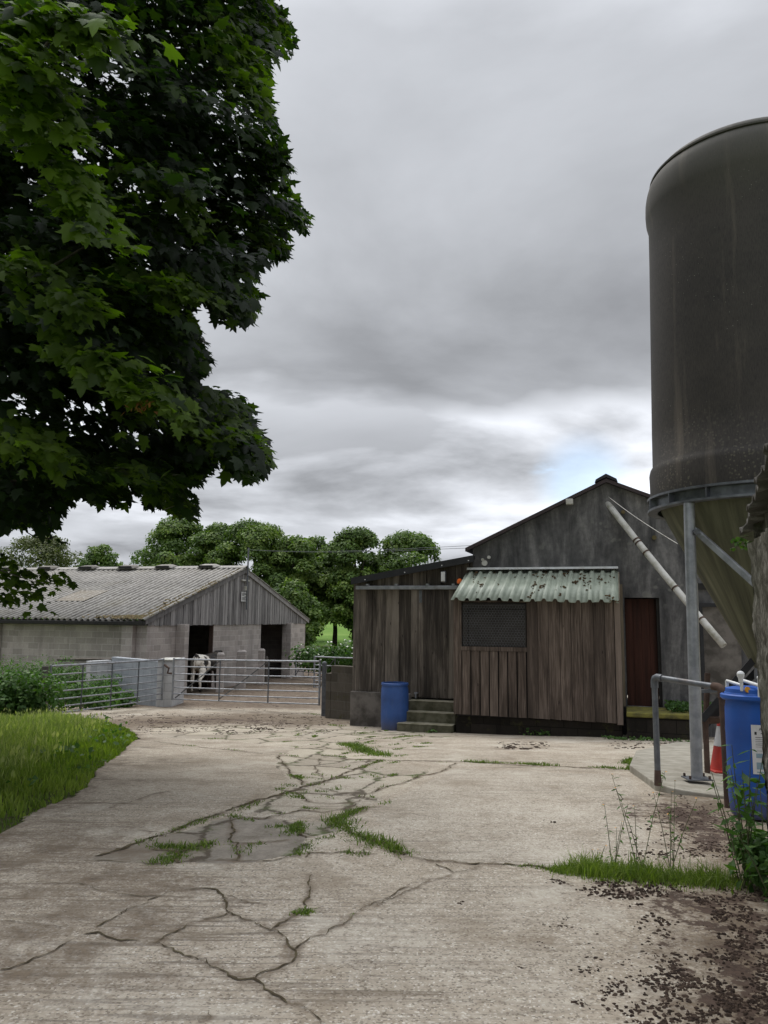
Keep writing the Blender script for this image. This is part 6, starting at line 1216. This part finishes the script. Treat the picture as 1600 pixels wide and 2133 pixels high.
# grass in the joints: (points, half width m, density per m, height)
tufts = [(A([(550, 622), (700, 572), (840, 522), (960, 490), (1100, 440)]), .05, 550, .07), (A([(370, 682), (450, 660), (540, 630)]), .04, 130, .04), (A([(620, 635), (700, 632), (800, 640), (890, 612)]), .07, 1400, .10), (A([(750, 640), (740, 670), (690, 696), (640, 698)]), .10, 2200, .09),
 (A([(1000, 660), (1010, 635), (1090, 612)]), .07, 900, .08), (A([(1130, 545), (1200, 545), (1258, 528)]), .06, 1400, .08), (A([(1250, 530), (1240, 560), (1195, 578)]), .08, 1800, .09), (A([(1520, 466), (1440, 500), (1400, 520)]), .08, 1500, .09), (A([(1400, 520), (1450, 565), (1510, 592), (1600, 625)]), .11, 2200, .11),
 (B([(0, 612), (40, 640), (78, 668)]), .11, 2000, .10), (A([(1600, 625), (1540, 632), (1500, 645)]), .05, 500, .06), (A([(1390, 590), (1320, 600), (1270, 640), (1240, 665)]), .07, 1300, .08), (A([(1430, 652), (1480, 658), (1540, 664)]), .06, 1100, .07), (A([(1265, 470), (1350, 475)]), .05, 1100, .08), (A([(1360, 470), (1450, 465)]), .03, 350, .04),
 (A([(1180, 405), (1230, 410), (1260, 430)]), .06, 1000, .08), (A([(1290, 372), (1340, 368)]), .06, 900, .08), (A([(1212, 330), (1262, 345)]), .08, 1200, .09), (A([(1395, 340), (1470, 345)]), .07, 900, .07), (A([(1425, 200), (1480, 210), (1530, 235), (1600, 250)]), .17, 1800, .13), (A([(1200, 250), (1240, 252)]), .08, 700, .07), (A([(1360, 248), (1440, 256)]), .08, 900, .08), (A([(1490, 268), (1515, 270)]), .08, 900, .08), (A([(1320, 148), (1370, 150)]), .09, 600, .08), (A([(860, 180), (940, 176)]), .09, 450, .07), (A([(760, 206), (815, 210)]), .08, 300, .06), (A([(945, 222), (1005, 230)]), .08, 400, .06), (A([(1260, 72), (1330, 78)]), .12, 350, .08), (A([(1375, 122), (1420, 126)]), .10, 500, .1),
 (A([(1500, 300), (1560, 280), (1600, 270)]), .06, 600, .07), (A([(1225, 905), (1260, 912), (1295, 895)]), .04, 2600, .075), (A([(1450, 925), (1485, 908)]), .02, 1300, .05), (A([(335, 990), (370, 985), (400, 975)]), .03, 900, .03), (A([(1215, 1065), (1235, 1055)]), .025, 1300, .025), (A([(985, 1190), (1015, 1185)]), .02, 900, .02), (A([(1290, 708), (1400, 706)]), .03, 200, .03), (A([(1480, 160), (1560, 150)]), .08, 300, .06),
 (A([(450, 470), (560, 440), (640, 412)]), .04, 100, .04), (A([(960, 500), (1000, 508), (1060, 520)]), .05, 900, .07), (A([(1000, 682), (960, 605), (930, 612)]), .03, 300, .04),
 (B([(90, 678), (260, 692), (400, 700)]), .02, 120, .03), (B([(380, 698), (480, 706), (560, 712)]), .035, 800, .045), (B([(560, 712), (640, 714), (700, 722)]), .045, 1100, .06), (B([(0, 388), (60, 362), (130, 345)]), .03, 350, .04), (B([(0, 432), (30, 430)]), .05, 300, .04),
 (B([(340, 275), (420, 280), (560, 282), (720, 292)]), .07, 900, .10), (B([(850, 296), (940, 302), (1030, 308)]), .07, 900, .09), (B([(0, 178), (80, 172), (150, 165)]), .10, 900, .08), (B([(180, 152), (270, 140), (300, 130)]), .10, 1100, .12), (B([(-40, 200), (-200, 190)]), .08, 200, .06), (B([(620, 155), (700, 165)]), .07, 500, .08), (B([(-60, 265), (0, 270), (200, 272)]), .03, 120, .04), (B([(1000, 285), (1035, 270), (1030, 310)]), .06, 900, .14)]
rt = np.random.default_rng(18)
for _ in range(95):
    px = rt.uniform(560, 900); py = rt.uniform(1510, 1700)
    if py > 1590 + (900 - px) * .9 or py < 1520 + (700 - px) * .1: continue
    w_ = rt.uniform(4, 26); tufts.append(([(px, py), (px + w_, py + rt.uniform(-5, 3))], rt.uniform(.03, .06), rt.uniform(300, 900), rt.uniform(.04, .09)))
r = np.random.default_rng(8); PP = []; HH = []
for pts, hw, dn, h in tufts:
    g = np.array([G(*p)[:2] for p in pts]); seg = np.linalg.norm(np.diff(g, axis=0), axis=1); L_ = seg.sum(); n = max(6, int(L_ * dn * .55)); s = r.random(n) * L_; cs = np.concatenate([[0], np.cumsum(seg)]); i = np.searchsorted(cs, s, 'right').clip(1, len(seg)) - 1; u = (s - cs[i]) / seg[i]
    P2 = g[i] + (g[i + 1] - g[i]) * u[:, None] + r.normal(0, hw * .55, (n, 2)) * (.6 + .6 * np.abs(np.sin(s * 6 + dn)))[:, None] * .85; PP.append(P2); HH.append(h * r.uniform(.3, 1.1, n) * (.55 + .6 * np.abs(np.sin(s * 4.3 + h * 70))))
P2 = np.concatenate(PP); H_ = np.concatenate(HH) * .58; V, F = blades(P2, H_, .005 + .0006 * P2[:, 1], 5, 1.1)
tag(add_np('joint_grass', V, F, M['grass'], None, np.repeat(np.clip(r.normal(.4, .25, len(P2)), 0, 1), 5)), 'short green grass growing in the cracks of the concrete', 'grass', kind='stuff')
g = np.array([G(*p)[:2] for p in B([(700, 728), (820, 735), (950, 745), (1080, 755), (1250, 772), (1430, 785)])]); n = 5200; s = r.random(n) * 5; i = s.astype(int); hw = .05 + .09 * np.clip(s, 0, 1)
P2 = g[i] + (g[np.minimum(i + 1, 5)] - g[i]) * (s - i)[:, None] + r.normal(0, 1, (n, 2)) * hw[:, None] * .5; H_ = (.04 + .08 * np.clip(s / .8, 0, 1)) * r.uniform(.25, 1.25, n) * (.45 + .65 * np.abs(np.sin(s * 3.7) * np.cos(s * 1.9 + .4)))
V, F = blades(P2, H_, .0055, 6, .9); tag(add_np('strip_grass', V, F, M['grass'], None, np.repeat(np.clip(r.normal(.62, .25, n), 0, 1), 5)), 'taller fresh grass strip at the joint on the right of the yard', 'grass', kind='stuff')
# tall thin weeds on the right
def tall_weed(label, gx, gy, h, n, leaf, seed, name='tall_weed', mat=None, spread=.25, thick=.004, flower=True):
    r = np.random.default_rng(seed); g = gzf(gx, gy); root = thing(name, label, 'weed', (gx, gy, g), 0, 'tall weeds by the grass strip'); q = MB(); Pc = []; T_ = []; fp = []
    for k in range(n):
        a = r.uniform(0, 6.28); sp_ = spread * r.uniform(.2, 1); hh = h * r.uniform(.6, 1.05); b0 = Vector((gx + r.normal(0, .03), gy + r.normal(0, .03), g - .02)); e = Vector((gx + sp_ * math.cos(a), gy + sp_ * math.sin(a), g + hh)); md = b0.lerp(e, .5) + Vector((0, 0, hh * .06)); q.tube([b0, md, e], [thick, thick * .8, thick * .4], 5); fp.append(tuple(e))
        for j in range(int(3 + hh * 16)):
            u = r.uniform(.08, 1); p = b0.lerp(md, u * 2) if u < .5 else md.lerp(e, u * 2 - 1); Pc.append(tuple(p)); aa = r.uniform(0, 6.28); T_.append((math.cos(aa), math.sin(aa), r.uniform(-.2, .8)))
    q.build('stem', mat or M['weed_stem'], root); Pc = np.array(Pc); T_ = np.array(T_); k = len(Pc)
    V, F, rv = leaves(Pc, r.normal(0, .4, (k, 3)) + np.array([0, 0, 1.]), T_, leaf * r.uniform(.5, 1.3, k), np.clip(r.normal(.5, .25, k), 0, 1), 'strip', .3, .5, seed); add_np('foliage', V, F, M['weed'], root, rv)
    if flower: k = len(fp); V, F, rv = leaves(np.array(fp), np.tile([0, 0, 1.], (k, 1)) + r.normal(0, .2, (k, 3)), r.normal(0, 1, (k, 3)), np.full(k, .014), r.random(k), 'quad', 0, 0, 1); add_np('flower', V, F, M['yellow'], root, rv)
M['weed_stem'] = m_plain('weed_stem', (.10, .12, .05), (.07, .06, .035), .7)
for i, (px, py, h, n, sp_, lab) in enumerate(((1292, 1808, .38, 4, .10, 'small thin weed at the left end of the tall grass strip'), (1345, 1820, .62, 4, .26, 'wiry yellow flowered weed leaning left above the grass strip'), (1400, 1815, .52, 5, .22, 'branching wiry weed in the middle of the grass strip'), (1250, 1700 + 105, .16, 4, .06, 'tiny leafy weed at the start of the grass strip'))):
    g = G(px, py); tall_weed(lab, g.x, g.y, h, n, .035, 60 + i, spread=sp_, thick=.0028)
for i, (px, py, h, n, sp_, lab) in enumerate(((1555, 1850, .78, 9, .22, 'tall dark leafy weed in front of the blue drum'), (1590, 1840, .62, 5, .2, 'dense leafy weed at the foot of the rough wall'), (1618, 1880, .55, 5, .2, 'leafy weed cut off by the right edge of the photo'))):
    g = G(px, py); tall_weed(lab, g.x, g.y, h, n, .085, 70 + i, spread=sp_, thick=.0045, flower=False)
g = G(1585, 1850); bush('low tangle of leaves where the rough wall meets the concrete', g.x + .05, g.y, .16, .3, .34, 1100, .05, M['weed'], 'bush', seed=44, cat='weeds', stems=4)
# a few leaves sprouting from the wall under the eave
sw = thing('wall_sprig', 'small sprig growing out of the rough wall under the eave', 'weed', tuple(P(1562, 1140, 4.62)), 0); n = 40; r = np.random.default_rng(2); c = pix2w(r.uniform(1520, 1566, n), 1132 + r.normal(0, 7, n), np.full(n, 4.62))
V, F, rv = leaves(c, r.normal(0, 1, (n, 3)), r.normal(0, 1, (n, 3)), r.uniform(.012, .035, n), r.random(n), 'quad', .2, .2, 1); add_np('foliage', V, F, M['weed'], sw, rv)
q = MB(); q.tube([P(1568, 1140, 4.62), P(1545, 1136, 4.62), P(1521, 1143, 4.62)], .0022, 4); q.tube([P(1566, 1116, 4.62), P(1542, 1118, 4.62)], .0022, 4); q.build('stem', M['weed_stem'], sw)

# ---- dung and moss crumbs on the concrete
r = np.random.default_rng(21); C = []
def crumbs(px0, px1, py0, py1, n, fn, clump=4, sp_=.035, r0=.006, r1=.02):
    out = []
    for _ in range(n):
        px = r.uniform(px0, px1); py = r.uniform(py0, py1)
        if r.random() > fn(px, py): continue
        g = G(px, py)
        for k in range(r.integers(1, clump + 1)):
            x = g.x + r.normal(0, sp_); y = g.y + r.normal(0, sp_); out.append((x, y, gzf(x, y) + .006))
    return out
C += crumbs(1150, 1640, 1830, 2180, 520, lambda x, y: np.clip((x - 1150) / 360, 0.02, .8) ** 1.3 * (.25 + .75 * (mnoise.noise(Vector((x * .012, y * .017, 3))) > -.12)), 22, .030)
C += crumbs(1290, 1560, 1655, 1790, 420, lambda x, y: np.clip((x - 1290) / 160, .05, 1) * (.35 if y < 1690 else 1), 5, .03)
C += crumbs(1210, 1420, 1830, 1870, 70, lambda x, y: 1, 5, .02)
C += crumbs(1340, 1640, 2000, 2120, 160, lambda x, y: max(0, 1 - abs(y - (1995 + (x - 1340) * .4)) / 16), 14, .02)
for (px, py, k, s) in ((1235, 1998, 14, .02), (1268, 2068, 22, .03), (1210, 2095, 14, .02), (1160, 1836, 10, .012), (1183, 1914, 10, .018), (1155, 1936, 8, .03), (1082, 2020, 6, .012), (1245, 2020, 10, .018), (1130, 1975, 10, .025), (960, 1883, 5, .015), (1148, 1712, 5, .02)):
    g = G(px, py)
    for _ in range(k): x = g.x + r.normal(0, s); y = g.y + r.normal(0, s); C.append((x, y, gzf(x, y) + .006))
V, F, rn = lumps(C, .0025, .0125, .35, 7, 3); tag(add_np('dung_crumbs', V, F, M['dung'], None, rn), 'dark crumbs of dung and moss scattered over the concrete on the right', 'dung', kind='stuff')
C = crumbs(180, 700, 1486, 1530, 420, lambda x, y: 1, 4, .06) + crumbs(1040, 1140, 1546, 1562, 60, lambda x, y: 1, 3, .04) + crumbs(400, 640, 1405, 1480, 90, lambda x, y: 1, 3, .1) + crumbs(0, 420, 1700, 2100, 0, lambda x, y: 1, 2, .02) + crumbs(1280, 1460, 1545, 1560, 60, lambda x, y: 1, 3, .04)
V, F, rn = lumps(C, .008, .032, .3, 7, 5); tag(add_np('mud_clods', V, F, M['dung'], None, rn), 'dried mud clods trodden about in front of the gates', 'mud', kind='stuff')
# ---- overhead wire from the mast
q = MB(); a = Vector(mast.matrix_world.translation); a = P(515, 1145, FB.W(7, .17, 0).y); b = P(992, 1142, 17.0 + .2); b = F1.W(tE + .05, .05, P(990, 1142, 16.5).z)
for dz_ in (0, .05): q.tube([a.lerp(b, u) + Vector((0, 0, -.10 * math.sin(math.pi * u) + dz_ * u)) for u in np.linspace(0, 1, 12)], .005, 5)
tag(q.build('overhead_cable', M['galv_dark']), 'thin overhead cable slung from the barn mast to the rendered gable', 'cable')
